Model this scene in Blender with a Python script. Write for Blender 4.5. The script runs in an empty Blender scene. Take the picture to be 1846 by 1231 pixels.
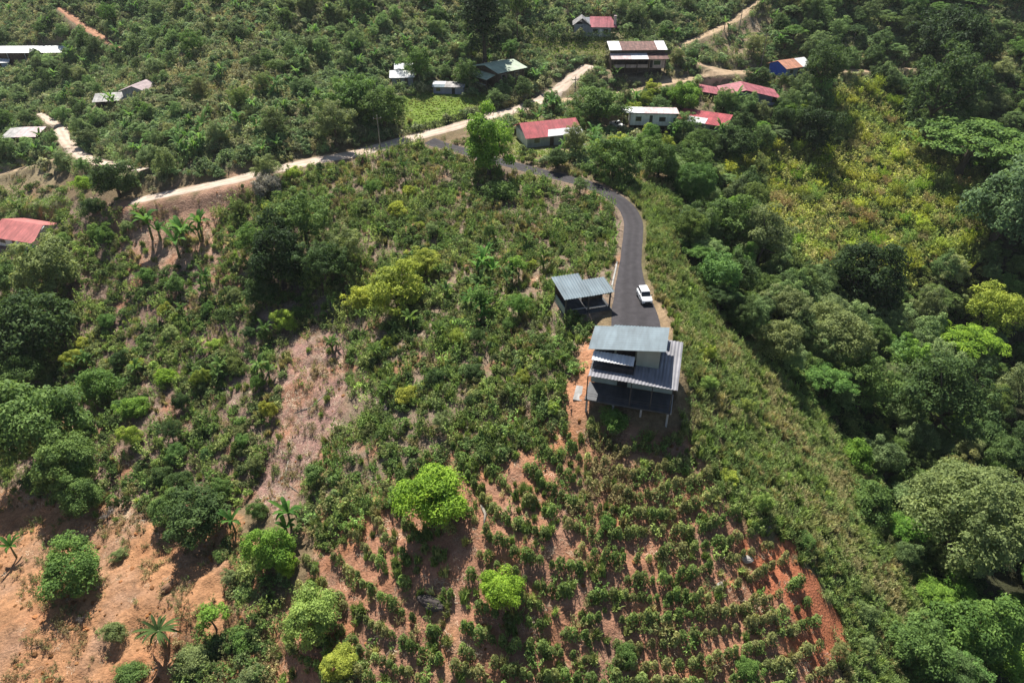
import bpy, bmesh, math, random
import numpy as np
from mathutils import Vector, Matrix

# ------------------------------------------------------------------ camera, sky, sun
S = 1.25                      # metres per layout unit
CAM_H = 46 * S
TILT = math.radians(35)
FPX = 1231.0                  # focal length in photograph pixels (24 mm on 36 mm, 1846 px)
scene = bpy.context.scene
cam_d = bpy.data.cameras.new("drone_camera")
cam_d.lens = 24.0; cam_d.sensor_width = 36.0; cam_d.clip_start = 0.5; cam_d.clip_end = 6000
cam = bpy.data.objects.new("drone_camera", cam_d)
cam.location = (0, 0, CAM_H); cam.rotation_euler = (math.pi / 2 - TILT, 0, 0)
scene.collection.objects.link(cam); scene.camera = cam

SUN_EL, SUN_AZ = math.radians(54), math.radians(-14)      # azimuth from +Y (away from camera), positive to +X
world = bpy.data.worlds.new("World"); scene.world = world; world.use_nodes = True
wn = world.node_tree.nodes; wl = world.node_tree.links
sky = wn.new("ShaderNodeTexSky"); sky.sky_type = 'NISHITA'; sky.sun_disc = False
sky.sun_elevation = SUN_EL; sky.sun_rotation = SUN_AZ; sky.altitude = 900
wl.new(sky.outputs[0], wn["Background"].inputs[0]); wn["Background"].inputs[1].default_value = 0.055
sun_d = bpy.data.lights.new("sun", 'SUN'); sun_d.energy = 4.6; sun_d.angle = math.radians(0.5); sun_d.color = (1.0, 0.955, 0.88)
sun = bpy.data.objects.new("sun", sun_d); scene.collection.objects.link(sun)
sdir = Vector((math.sin(SUN_AZ) * math.cos(SUN_EL), math.cos(SUN_AZ) * math.cos(SUN_EL), math.sin(SUN_EL)))
sun.rotation_euler = sdir.to_track_quat('Z', 'Y').to_euler(); sun.location = sdir * 300
vs = scene.view_settings; vs.view_transform = 'Standard'; vs.look = 'None'; vs.exposure = 0.9; vs.gamma = 1.0
cy = scene.cycles; cy.max_bounces = 5; cy.diffuse_bounces = 2; cy.glossy_bounces = 1; cy.transmission_bounces = 3; cy.transparent_max_bounces = 4

# ------------------------------------------------------------------ small helpers
C = scene.collection
def hexlin(r, g, b):
    f = lambda v: (v / 255 / 12.92) if v / 255 <= .04045 else ((v / 255 + .055) / 1.055) ** 2.4
    return (f(r), f(g), f(b))
def tag(o, label=None, cat=None, group=None, kind=None):
    if label: o['label'] = label
    if cat: o['category'] = cat
    if group: o['group'] = group
    if kind: o['kind'] = kind
    return o
def link(name, me, parent=None, mat=None):
    o = bpy.data.objects.new(name, me); C.objects.link(o)
    if parent is not None: o.parent = parent
    if mat is not None: me.materials.clear(); me.materials.append(mat)
    return o
def thing(name, label, cat, loc=(0, 0, 0), rz=0.0, scale=1.0, group=None):
    o = bpy.data.objects.new(name, None); o.empty_display_size = .3; C.objects.link(o)
    o.location = loc; o.rotation_euler = (0, 0, rz); o.scale = (scale,) * 3
    return tag(o, label, cat, group)
def mesh_np(name, V, quads=None, tris=None, smooth=False, attr=None):
    me = bpy.data.meshes.new(name)
    V = np.asarray(V, np.float32).reshape(-1, 3)
    me.vertices.add(len(V)); me.vertices.foreach_set("co", V.ravel())
    loops = []; starts = []; n = 0
    if quads is not None and len(quads):
        q = np.asarray(quads, np.int32); loops.append(q.ravel()); starts.append(np.arange(len(q)) * 4); n = len(q) * 4
    if tris is not None and len(tris):
        t = np.asarray(tris, np.int32); loops.append(t.ravel()); starts.append(n + np.arange(len(t)) * 3)
    L = np.concatenate(loops); St = np.concatenate(starts)
    me.loops.add(len(L)); me.loops.foreach_set("vertex_index", L.astype(np.int32))
    me.polygons.add(len(St)); me.polygons.foreach_set("loop_start", St.astype(np.int32))
    if smooth: me.polygons.foreach_set("use_smooth", np.ones(len(St), bool))
    if attr is not None:
        a = me.attributes.new("lv", 'FLOAT', 'POINT'); a.data.foreach_set("value", np.asarray(attr, np.float32))
    me.update(calc_edges=True)
    return me
class MB:
    """collects boxes, tubes and sheets into one mesh"""
    def __init__(s): s.v = []; s.f = []
    def add(s, vs, fs):
        n = len(s.v); s.v += [tuple(v) for v in vs]; s.f += [tuple(i + n for i in f) for f in fs]; return s
    def box(s, x0, y0, z0, x1, y1, z1):
        return s.add([(x0, y0, z0), (x1, y0, z0), (x1, y1, z0), (x0, y1, z0), (x0, y0, z1), (x1, y0, z1), (x1, y1, z1), (x0, y1, z1)],
                     [(3, 2, 1, 0), (4, 5, 6, 7), (0, 1, 5, 4), (1, 2, 6, 5), (2, 3, 7, 6), (3, 0, 4, 7)])
    def hexa(s, lo, hi):
        """lo, hi: 4 corner points each, counter-clockwise from above"""
        return s.add(list(lo) + list(hi), [(3, 2, 1, 0), (4, 5, 6, 7), (0, 1, 5, 4), (1, 2, 6, 5), (2, 3, 7, 6), (3, 0, 4, 7)])
    def tube(s, pts, rad, n=6, cap=True):
        pts = [Vector(p) for p in pts]; k = len(pts)
        if not hasattr(rad, '__len__'): rad = [rad] * k
        rings = []
        for i, p in enumerate(pts):
            d = (pts[min(i + 1, k - 1)] - pts[max(i - 1, 0)]).normalized()
            a = d.cross(Vector((0.31, .95, .05))); a = a.normalized() if a.length > 1e-3 else Vector((1, 0, 0)); b = d.cross(a)
            rings.append([p + (a * math.cos(t) + b * math.sin(t)) * rad[i] for t in [2 * math.pi * j / n for j in range(n)]])
        vs = [v for r in rings for v in r]; fs = []
        for i in range(k - 1):
            for j in range(n):
                fs.append((i * n + j, i * n + (j + 1) % n, (i + 1) * n + (j + 1) % n, (i + 1) * n + j))
        if cap: fs.append(tuple(range(n))[::-1]); fs.append(tuple((k - 1) * n + j for j in range(n)))
        return s.add(vs, fs)
    def mesh(s, name, smooth=False):
        me = bpy.data.meshes.new(name); me.from_pydata(s.v, [], s.f); me.update()
        if smooth: me.polygons.foreach_set("use_smooth", np.ones(len(me.polygons), bool))
        return me
    def build(s, name, mat, parent=None, smooth=False): return link(name, s.mesh(name, smooth), parent, mat)

# ------------------------------------------------------------------ noise
def _hash(ix, iy, seed):
    h = (ix.astype(np.int64) * 374761393 + iy.astype(np.int64) * 668265263 + seed * 974634777) & 0x7fffffff
    h = ((h ^ (h >> 13)) * 1274126177) & 0x7fffffff
    return ((h ^ (h >> 16)) & 0xffff) / 65535.0
def vnoise(x, y, seed=0):
    x = np.asarray(x, float); y = np.asarray(y, float)
    ix = np.floor(x); iy = np.floor(y); fx = x - ix; fy = y - iy
    fx = fx * fx * (3 - 2 * fx); fy = fy * fy * (3 - 2 * fy)
    a = _hash(ix, iy, seed); b = _hash(ix + 1, iy, seed); c = _hash(ix, iy + 1, seed); d = _hash(ix + 1, iy + 1, seed)
    return (a * (1 - fx) + b * fx) * (1 - fy) + (c * (1 - fx) + d * fx) * fy
def fbm(x, y, seed=0, octv=4):
    s = 0; a = .5; t = 0
    for i in range(octv):
        s = s + a * vnoise(x * 2 ** i, y * 2 ** i, seed + i * 17); t += a; a *= .5
    return s / t

# ------------------------------------------------------------------ the lie of the land
def ray(px, py):
    px = np.asarray(px, float); py = np.asarray(py, float)
    u = (px - 923) / FPX; v = (615.5 - py) / FPX
    d = np.stack([u, math.cos(TILT) + v * math.sin(TILT), -math.sin(TILT) + v * math.cos(TILT)], -1)
    return d
def pix(x, y, z):
    """where a point of the place falls in the photograph (photo pixels)"""
    y = np.asarray(y, float); z = np.asarray(z, float) - CAM_H
    dep = y * math.cos(TILT) - z * math.sin(TILT); vv = y * math.sin(TILT) + z * math.cos(TILT)
    dep = np.maximum(dep, 1e-3)
    return 923 + FPX * np.asarray(x, float) / dep, 615.5 - FPX * vv / dep, dep
CTRL = [ # photo x, photo y, height (layout units)
 (0,1231,-22),(300,1231,-20),(520,1231,-17.5),(923,1231,-13.5),(1200,1231,-13),(1480,1231,-15.5),(1620,1231,-23),(1846,1231,-34),
 (0,1000,-23),(250,1000,-19.5),(480,1000,-16.5),(700,1000,-11),(923,1000,-8.5),(1180,1000,-8),(1380,1000,-10),(1500,1000,-15),(1650,1000,-27),(1846,1000,-35),
 (0,880,-25),(250,880,-20),(430,880,-17.5),(560,880,-14.5),
 (0,800,-24),(250,800,-18),(480,800,-15),(580,800,-13.5),(700,800,-9),(923,800,-5.3),(1080,800,-4.2),(1250,800,-4.6),(1350,800,-8.5),(1450,800,-15),(1600,800,-27),(1846,800,-33),
 (0,600,-21),(250,600,-15),(480,600,-11),(600,600,-9.5),(700,600,-7),(900,600,-3),(1030,600,-1),(1140,590,0),(1210,590,-.2),(1300,600,-6),(1450,600,-16),(1600,600,-24),(1846,600,-28),
 (0,450,-16),(250,450,-9),(450,450,-6),(700,450,-4.5),(900,450,-2),(1060,450,-.6),(1138,450,0),(1180,450,-.2),(1300,450,-8),(1500,450,-17),(1700,450,-18),(1846,450,-16),
 (0,350,-12),(240,365,-4.5),(420,345,-2),(700,350,-1.5),(930,340,-.2),(1100,350,0.2),(1200,350,-1.5),(1400,350,-11),(1600,350,-13),(1846,350,-12),
 (0,260,-8),(150,280,-5),(420,322,-.5),(420,270,1.5),(600,285,.5),(600,240,2.5),(740,250,.8),(930,240,1.4),(1000,250,1),(1200,250,-1),(1350,250,-3.5),(1500,250,-6.5),(1700,250,-9),(1846,250,-8),
 (0,150,-3),(200,150,0),(500,150,7),(700,150,5.5),(900,150,4),(1010,160,3.2),(1100,150,3.6),(1300,140,4.2),(1500,150,1.5),(1650,130,1.5),(1846,150,0),
 (0,60,4),(300,60,10),(600,60,13),(900,60,11),(1070,62,10.5),(1350,60,9.5),(1600,60,8),(1846,60,8),
 (0,0,9),(300,0,15),(500,0,18),(923,0,16.5),(1400,0,15.5),(1846,0,15)]
CTW = [(-600,0,10),(-400,300,40),(-200,330,44),(0,320,46),(200,330,44),(450,300,40),(0,600,90),(-500,700,100),(500,700,100),(-90,10,-30),(90,10,-38),(0,-30,-34),(0,10,-24),
       (600,0,0),(-300,130,-10),(-220,60,-26),(240,130,-14),(220,60,-36),(-400,-200,-30),(400,-200,-40),(0,-250,-50),(0,1500,160),(-1200,600,100),(1200,600,100),(-1300,1500,180),(1300,1500,180),(-1200,-200,-20),(1200,-200,-20)]
def _cw():
    P = []
    for px, py, z in CTRL:
        d = ray(px, py); z *= S; t = (z - CAM_H) / d[2]; P.append((d[0] * t, d[1] * t, z))
    return np.array(P + CTW, float)
CP = _cw()
# house ground (world points): split-level pad on the nose of the spur
HO = Vector((10.3, 74.0, 0)); HROT = math.radians(-15)
def hw(u, w):
    return HO.x + u * math.cos(HROT) - w * math.sin(HROT), HO.y + u * math.sin(HROT) + w * math.cos(HROT)
CP = np.vstack([CP, [(*hw(1, 5.5), -.6), (*hw(10, 5.5), -.2), (*hw(1, 0), -2.2), (*hw(10, 0), -2.0), (*hw(0, -4), -4.3), (*hw(11, -4), -4.4)]])
NS = 100.0
def _K(r2): return r2 * np.log(r2 + 1e-12) * .5
def _tps():
    n = len(CP); q = CP[:, :2] / NS
    r2 = ((q[:, None] - q[None]) ** 2).sum(-1)
    A = np.zeros((n + 3, n + 3)); A[:n, :n] = _K(r2) + np.eye(n) * 2e-4
    Pm = np.c_[np.ones(n), q]; A[:n, n:] = Pm; A[n:, :n] = Pm.T
    return np.linalg.solve(A, np.r_[CP[:, 2], 0, 0, 0])
TW = _tps()
def tps(x, y):
    x = np.asarray(x, float); sh = x.shape; x = x.ravel() / NS; y = np.asarray(y, float).ravel() / NS
    o = TW[-3] + TW[-2] * x + TW[-1] * y
    for (cx, cyy, _), w in zip(CP, TW): o = o + w * _K((x - cx / NS) ** 2 + (y - cyy / NS) ** 2)
    return o.reshape(sh)
XS = np.unique(np.r_[np.arange(-1500, -230, 40), np.arange(-230, -64, 1.0), np.arange(-64, 64, .45), np.arange(64, 230, 1.0), np.arange(230, 1501, 40)])
YS = np.unique(np.r_[np.arange(-300, 16, 12), np.arange(16, 140, .45), np.arange(140, 340, .9), np.arange(340, 1700, 40)])
GX, GY = np.meshgrid(XS, YS)
GZ = tps(GX, GY)
_near = np.exp(-np.maximum(0, np.hypot(GX, GY - 150) - 150) / 60)
GZ = GZ + _near * ((fbm(GX / 9, GY / 9, 3) - .5) * 2.2 + (fbm(GX / 2.2, GY / 2.2, 5, 3) - .5) * .5)
_bl = np.exp(-((GX + 34) / 22) ** 2 - ((GY - 46) / 16) ** 2)
GZ = GZ - _bl * (1.5 * np.abs(np.sin(GX * .35 + 2.2 * fbm(GX / 7, GY / 7, 77, 3) * 2)) + 1.1 * (fbm(GX / 3.2, GY / 3.2, 79, 4) - .5) * 2)
def T(x, y):
    x = np.asarray(x, float); y = np.asarray(y, float)
    i = np.clip(np.searchsorted(XS, x) - 1, 0, len(XS) - 2); j = np.clip(np.searchsorted(YS, y) - 1, 0, len(YS) - 2)
    fx = np.clip((x - XS[i]) / (XS[i + 1] - XS[i]), 0, 1); fy = np.clip((y - YS[j]) / (YS[j + 1] - YS[j]), 0, 1)
    return (GZ[j, i] * (1 - fx) + GZ[j, i + 1] * fx) * (1 - fy) + (GZ[j + 1, i] * (1 - fx) + GZ[j + 1, i + 1] * fx) * fy
_tm = np.arange(30, 520, .5)
def at(px, py, dz=0.0):
    """the spot on the land (raised by dz) seen at a photo pixel"""
    d = ray(px, py)
    x = d[0] * _tm; y = d[1] * _tm; g = CAM_H + d[2] * _tm - T(x, y) - dz
    k = np.argmax(g < 0)
    if k == 0: k = len(_tm) - 1
    a, b = g[k - 1], g[k]; t = _tm[k - 1] + .5 * (a / (a - b) if a != b else 0)
    return Vector((d[0] * t, d[1] * t, CAM_H + d[2] * t - dz))

# ------------------------------------------------------------------ carve roads and pads
OCC = np.zeros(GX.shape)                 # 1 where nothing may grow
def resample(P, step):
    P = np.array(P, float); seg = np.r_[0, np.cumsum(np.linalg.norm(np.diff(P[:, :2], axis=0), axis=1))]
    n = max(2, int(seg[-1] / step)); s = np.linspace(0, seg[-1], n)
    Q = np.stack([np.interp(s, seg, P[:, k]) for k in range(P.shape[1])], 1)
    return Q
def smooth(Q, it):
    for _ in range(it): Q[1:-1] = Q[1:-1] * .5 + (Q[:-2] + Q[2:]) * .25
    return Q
def road_line(pixels, step=.8, it=12, zit=60):
    P = [at(px, py) for px, py, _ in pixels]; Q = resample([(p.x, p.y, p.z, w) for p, (_, _, w) in zip(P, pixels)], step)
    Q = smooth(Q, it); z = Q[:, 2:3].copy(); z[:, 0] = T(Q[:, 0], Q[:, 1]); Q[:, 2:3] = smooth(z, zit); return Q
def carve(Q, shoulder=1.6, clear=.2):
    global GZ
    W = Q[:, 3].max() / 2 + shoulder
    m = (GX > Q[:, 0].min() - W) & (GX < Q[:, 0].max() + W) & (GY > Q[:, 1].min() - W) & (GY < Q[:, 1].max() + W)
    x = GX[m]; y = GY[m]; best = np.full(x.shape, 1e9); zz = np.zeros(x.shape); hw_ = np.zeros(x.shape)
    for a, b in zip(Q[:-1], Q[1:]):
        dx, dy = b[0] - a[0], b[1] - a[1]; L2 = dx * dx + dy * dy + 1e-9
        t = np.clip(((x - a[0]) * dx + (y - a[1]) * dy) / L2, 0, 1)
        d = np.hypot(x - a[0] - t * dx, y - a[1] - t * dy); k = d < best
        best[k] = d[k]; zz[k] = (a[2] + t * (b[2] - a[2]))[k]; hw_[k] = (a[3] + t * (b[3] - a[3]))[k] / 2
    f = np.clip((best - hw_ - .5) / shoulder, 0, 1); f = f * f * (3 - 2 * f)
    g = GZ[m]; GZ[m] = zz * (1 - f) + g * f
    o = OCC[m]; OCC[m] = np.maximum(o, (best < hw_ + clear) * 1.0)
def pad(cx, cyy, rz, x0, x1, y0, y1, z, blend=2.0, clear=.3, flat=True):
    c, s = math.cos(rz), math.sin(rz)
    lx = (GX - cx) * c + (GY - cyy) * s; ly = -(GX - cx) * s + (GY - cyy) * c
    d = np.hypot(np.maximum(np.maximum(x0 - lx, lx - x1), 0), np.maximum(np.maximum(y0 - ly, ly - y1), 0))
    f = np.clip(d / blend, 0, 1); f = f * f * (3 - 2 * f)
    if flat: GZ[:] = np.where(d < blend, z * (1 - f) + GZ * f, GZ)
    OCC[:] = np.maximum(OCC, (d < clear) * 1.0)

R_DRIVE = road_line([(1147,592,8.6),(1145,562,8.2),(1138,525,6.2),(1136,480,4.3),(1140,440,4.2),(1143,405,4.2),(1134,378,4.2),(1108,353,4.2),(1055,331,4.2),(990,313,4.2),(930,299,4.2),(870,283,4.2),(815,267,4.4),(775,256,5)])
R_MAIN = road_line([(238,364,4.6),(330,344,4.4),(420,325,4.4),(520,300,4.6),(600,284,5),(700,260,5),(780,239,5),(850,219,5),(920,201,5),(970,186,5.4),(1000,167,5),(1025,146,4.6),(1062,118,4.4)])
R_VILL = road_line([(975,184,4),(1040,178,4),(1120,168,4),(1190,152,4.4),(1245,143,4.6),(1300,133,6),(1355,127,5),(1440,130,4),(1560,128,4),(1640,124,4),(1700,126,4),(1742,140,4)])
R_LINK = road_line([(1308,130,5),(1265,118,4.5),(1225,103,4),(1215,92,4),(1235,78,4),(1275,62,4.6),(1315,43,4.6),(1345,22,4.6),(1372,2,4.6)])
R_LEFT = road_line([(70,205,3),(104,225,4.2),(117,250,4.4),(140,276,4.4),(175,292,4.4),(215,302,4),(262,306,3.6)])
R_RED = road_line([(108,14,3.4),(135,36,3.6),(170,60,3.6),(205,80,3.6),(222,90,3)])
R_TERR = road_line([(-20,318,3),(50,301,3),(108,284,3),(138,274,3)])
ROADS = [R_DRIVE, R_MAIN, R_VILL, R_LINK, R_LEFT, R_RED, R_TERR]
for Q in (R_MAIN, R_VILL): Q[:, 3] *= 1.1
R_LEFT[:, 3] *= 1.05; R_LINK[:, 3] *= .85
for Q in ROADS: carve(Q, 3.6 if Q is R_MAIN else 1.8, .8 if Q is R_DRIVE else (.9 if Q is R_MAIN else .4))

# buildings: front-base-centre pixel, rotation, length, depth -> pads first
B = {}
def site(key, px, py, rot, L, D, front=1.0):
    p = at(px, py); rz = math.radians(rot); B[key] = (p, rz)
    pad(p.x, p.y, rz, -L / 2 - .6, L / 2 + .6, -front, D + .6, p.z, 2.5)
site('red_white', 998, 262, 17, 13.5, 9)
site('long_white', 1170, 241, -4, 14, 6)
site('annex', 1262, 236, -28, 13, 6.5)
site('gable_red', 1338, 189, -6, 19, 9)
site('blue', 1436, 137, 26, 10, 7)
site('rusty', 1150, 137, 2, 16.5, 9)
site('hilltop', 1075, 66, -3, 15, 8)
site('green', 922, 160, 41, 10.6, 11.5)
site('white_roof', 726, 156, 6, 6.5, 7)
site('patched', 808, 170, -4, 9, 4)
site('strip', 48, 108, 2, 26, 6)
site('corner', 2, 126, 20, 6, 5)
site('hip', 246, 178, -8, 9, 7)
site('lowroof', 205, 193, 14, 10, 5)
site('shed', 40, 262, 3, 10, 6)
site('left_red', 30, 447, -16, 14, 10)
site('pickup_yard', 1112, 236, 0, 5, 5, 2)
CPO = Vector((7.95, 88.9)); CPR = math.radians(16)
pad(CPO.x, CPO.y, CPR, .2, 8.3, -.2, 5.2, -.15, 2.0)
pad(HO.x, HO.y, HROT, -.3, 12.4, -3.6, 7, 0, 1, .2, flat=False)
_lu = (GX - HO.x) * math.cos(HROT) + (GY - HO.y) * math.sin(HROT); _lw = -(GX - HO.x) * math.sin(HROT) + (GY - HO.y) * math.cos(HROT)
_in = (_lu > .1) & (_lu < 12) & (_lw > -3.6) & (_lw < 2.2)
GZ[_in] = np.minimum(GZ[_in], -2.5)
def occ(x, y):
    i = np.clip(np.searchsorted(XS, x), 0, len(XS) - 1); j = np.clip(np.searchsorted(YS, y), 0, len(YS) - 1)
    return OCC[j, i]

# ------------------------------------------------------------------ land-cover maps (photo-pixel lookup of what covers each spot of land)
MW, MH = 462, 308
def _pts(p): return np.array(p, float) / 4
_mx, _my = np.meshgrid(np.arange(MW) + .5, np.arange(MH) + .5)
def inside(poly):
    P = _pts(poly); m = np.zeros((MH, MW), bool); j = len(P) - 1
    for i in range(len(P)):
        xi, yi = P[i]; xj, yj = P[j]
        c = ((yi > _my) != (yj > _my)) & (_mx < (xj - xi) * (_my - yi) / (yj - yi + 1e-9) + xi); m ^= c; j = i
    return m
def blur(a, n):
    for _ in range(n):
        p = np.pad(a, ((1, 1), (1, 1)) + ((0, 0),) * (a.ndim - 2), mode='edge'); a = (p[:-2, 1:-1] + p[2:, 1:-1] + p[1:-1, :-2] + p[1:-1, 2:] + 2 * p[1:-1, 1:-1]) / 6
    return a
ZP = dict(
 hill=[(-40,-40),(1900,-40),(1900,140),(1500,160),(1420,260),(1200,310),(1000,285),(930,262),(850,225),(520,292),(240,345),(110,300),(-40,300)],
 midslope=[(390,360),(520,310),(780,250),(950,280),(1150,335),(1145,520),(1110,540),(1060,580),(1045,620),(1010,790),(900,830),(740,900),(600,980),(560,1000),(540,900),(640,700),(620,600),(400,560)],
 leftslope=[(-40,330),(240,370),(400,420),(420,560),(640,620),(560,800),(480,900),(220,930),(0,900),(-40,700)],
 bank=[(235,365),(480,312),(520,345),(425,410),(410,480),(300,490),(225,470)],
 gully=[(520,640),(600,580),(640,660),(610,760),(560,870),(500,930),(460,900),(480,800),(510,720)],
 bareleft=[(-40,870),(60,890),(200,900),(300,930),(420,930),(470,990),(480,1060),(500,1280),(-40,1280)],
 coffee=[(720,860),(900,770),(1060,770),(1250,790),(1320,920),(1420,1020),(1540,1280),(480,1280),(560,1000),(590,900)],
 rededge=[(1310,945),(1370,955),(1410,1000),(1455,995),(1505,1080),(1530,1190),(1470,1215),(1415,1130),(1365,1070),(1325,1010)],
 yard=[(1040,600),(1072,600),(1070,690),(1062,760),(1020,760),(1010,720),(1040,650)],
 yardr=[(1165,480),(1190,530),(1240,575),(1235,600),(1190,605)],
 grassr=[(1140,480),(1140,395),(1120,325),(1210,335),(1235,480),(1300,590),(1400,660),(1500,770),(1580,880),(1660,1080),(1700,1280),(1540,1280),(1440,1010),(1300,900),(1240,760),(1225,600)],
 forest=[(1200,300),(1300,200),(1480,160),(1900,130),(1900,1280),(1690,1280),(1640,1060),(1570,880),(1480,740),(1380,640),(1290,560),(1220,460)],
 canes=[(1490,160),(1590,165),(1660,270),(1770,320),(1800,420),(1730,490),(1560,520),(1440,490),(1360,390),(1300,320),(1340,270),(1450,270)],
  village=[(960,200),(1060,120),(1300,120),(1480,110),(1480,200),(1300,260),(1150,280),(960,280)],
 strip=[(320,1260),(345,1150),(400,1120),(420,1040),(400,990),(470,990),(520,1040),(515,1100),(485,1260)],
 lawn=[(715,178),(790,164),(870,168),(900,182),(840,212),(735,240)],
 lawn2=[(945,66),(1185,70),(1100,84),(1095,106),(985,106),(950,92)],
 lawn3=[(-40,356),(118,350),(132,372),(90,396),(-40,400)],
 lawn4=[(925,205),(1045,212),(1062,235),(1060,282),(925,285)],
 dry=[(-40,285),(110,285),(100,330),(-40,350)],
 nose=[(1010,770),(1240,770),(1290,900),(1000,900)],
 bareup=[(1270,60),(1380,10),(1410,20),(1350,110),(1270,100)],
 pathc=[(770,1240),(790,1140),(745,1080),(750,1050),(800,1060),(820,1090),(835,1150),(815,1240)],
 pathl=[(478,1240),(495,1150),(515,1070),(545,1070),(522,1150),(508,1240)],
 patches=[(860,800),(950,775),(965,830),(900,860)],
)
ZM = {k: blur(inside(v).astype(float), 3) for k, v in ZP.items()}
def zone(k, x, y, z=None, jit=9):
    if z is None: z = T(x, y)
    px, py, dep = pix(x, y, z)
    px = px + (fbm(np.asarray(x) / 2.5, np.asarray(y) / 2.5, 91, 3) - .5) * jit * 5; py = py + (fbm(np.asarray(x) / 2.5, np.asarray(y) / 2.5, 57, 3) - .5) * jit * 5
    i = np.clip((px / 4).astype(int), 0, MW - 1); j = np.clip((py / 4).astype(int), 0, MH - 1)
    return ZM[k][j, i]

# ------------------------------------------------------------------ materials
def newmat(name):
    m = bpy.data.materials.new(name); m.use_nodes = True; nt = m.node_tree
    return m, nt, nt.nodes, nt.links, nt.nodes["Principled BSDF"]
_MC = {}
def paint(name, col, rough=.6, metal=0.0, var=.25, scale=1.5, spec=.3, bump=0.0):
    """weathered procedural surface"""
    key = name
    if key in _MC: return _MC[key]
    m, nt, N, Lk, P = newmat(name)
    tc = N.new("ShaderNodeTexCoord"); nz = N.new("ShaderNodeTexNoise"); nz.inputs['Scale'].default_value = scale; nz.inputs['Detail'].default_value = 6
    Lk.new(tc.outputs['Object'], nz.inputs['Vector'])
    cr = N.new("ShaderNodeValToRGB"); a = cr.color_ramp.elements
    a[0].position = .3; a[1].position = .72
    a[0].color = (*[c * (1 - var) for c in col], 1); a[1].color = (*[min(1, c * (1 + var * .6)) for c in col], 1)
    Lk.new(nz.outputs['Fac'], cr.inputs['Fac'])
    mp = N.new("ShaderNodeMapping"); mp.inputs['Scale'].default_value = (1.6, .25, .25); Lk.new(tc.outputs['Object'], mp.inputs['Vector']); nw = N.new("ShaderNodeTexNoise"); nw.inputs['Scale'].default_value = 1.1; nw.inputs['Detail'].default_value = 5; Lk.new(mp.outputs[0], nw.inputs['Vector'])
    rw = N.new("ShaderNodeMapRange"); rw.inputs['From Min'].default_value = .35; rw.inputs['From Max'].default_value = .65; rw.inputs['To Min'].default_value = 1 - var * .8; rw.inputs['To Max'].default_value = 1 + var * .4; Lk.new(nw.outputs['Fac'], rw.inputs['Value'])
    mw = N.new("ShaderNodeMix"); mw.data_type = 'RGBA'; mw.blend_type = 'MULTIPLY'; mw.inputs['Factor'].default_value = 1; Lk.new(cr.outputs['Color'], mw.inputs[6]); Lk.new(rw.outputs['Result'], mw.inputs[7]); Lk.new(mw.outputs[2], P.inputs['Base Color'])
    P.inputs['Roughness'].default_value = rough; P.inputs['Metallic'].default_value = metal; P.inputs['Specular IOR Level'].default_value = spec
    if bump:
        b = N.new("ShaderNodeBump"); b.inputs['Strength'].default_value = bump; n2 = N.new("ShaderNodeTexNoise"); n2.inputs['Scale'].default_value = scale * 6
        Lk.new(tc.outputs['Object'], n2.inputs['Vector']); Lk.new(n2.outputs['Fac'], b.inputs['Height']); Lk.new(b.outputs['Normal'], P.inputs['Normal'])
    _MC[key] = m; return m
def leafmat(name, source, trans=.3, rough=.55, spec=.25):
    m, nt, N, Lk, P = newmat(name)
    if source == 'object':
        oi = N.new("ShaderNodeObjectInfo"); col = oi.outputs['Color']
    else:
        at_ = N.new("ShaderNodeAttribute"); at_.attribute_type = 'INSTANCER'; at_.attribute_name = 'tint'; col = at_.outputs['Color']
    lv = N.new("ShaderNodeAttribute"); lv.attribute_name = 'lv'
    hs = N.new("ShaderNodeHueSaturation"); Lk.new(col, hs.inputs['Color'])
    mr = N.new("ShaderNodeMapRange"); mr.inputs['To Min'].default_value = .55; mr.inputs['To Max'].default_value = 1.5
    Lk.new(lv.outputs['Fac'], mr.inputs['Value']); Lk.new(mr.outputs['Result'], hs.inputs['Value'])
    mh = N.new("ShaderNodeMapRange"); mh.inputs['To Min'].default_value = .515; mh.inputs['To Max'].default_value = .485
    Lk.new(lv.outputs['Fac'], mh.inputs['Value']); Lk.new(mh.outputs['Result'], hs.inputs['Hue'])
    Lk.new(hs.outputs['Color'], P.inputs['Base Color']); P.inputs['Roughness'].default_value = rough; P.inputs['Specular IOR Level'].default_value = spec
    tr = N.new("ShaderNodeBsdfTranslucent"); tm = N.new("ShaderNodeMix"); tm.data_type = 'RGBA'; tm.blend_type = 'MULTIPLY'; tm.inputs['Factor'].default_value = 1
    Lk.new(hs.outputs['Color'], tm.inputs[6]); tm.inputs[7].default_value = (1.32, 1.28, .9, 1); Lk.new(tm.outputs[2], tr.inputs['Color'])
    mx = N.new("ShaderNodeMixShader"); mx.inputs[0].default_value = trans
    Lk.new(P.outputs[0], mx.inputs[1]); Lk.new(tr.outputs[0], mx.inputs[2]); Lk.new(mx.outputs[0], N["Material Output"].inputs[0])
    return m
M_LEAF = leafmat("foliage", 'object', .34, .65, .15); M_SCRUB = leafmat("scrub_foliage", 'inst', .28, .7, .12); M_GLOSSY = leafmat("broad_leaf", 'object', .35, .7, .12)
M_BARK = paint("bark", (.12, .09, .065), .85, var=.4, scale=3, bump=.3)
M_PALEBARK = paint("pale_bark", (.33, .29, .24), .85, var=.35, scale=3)
M_STEM = paint("green_stem", (.14, .16, .07), .7, var=.3, scale=3)

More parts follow.
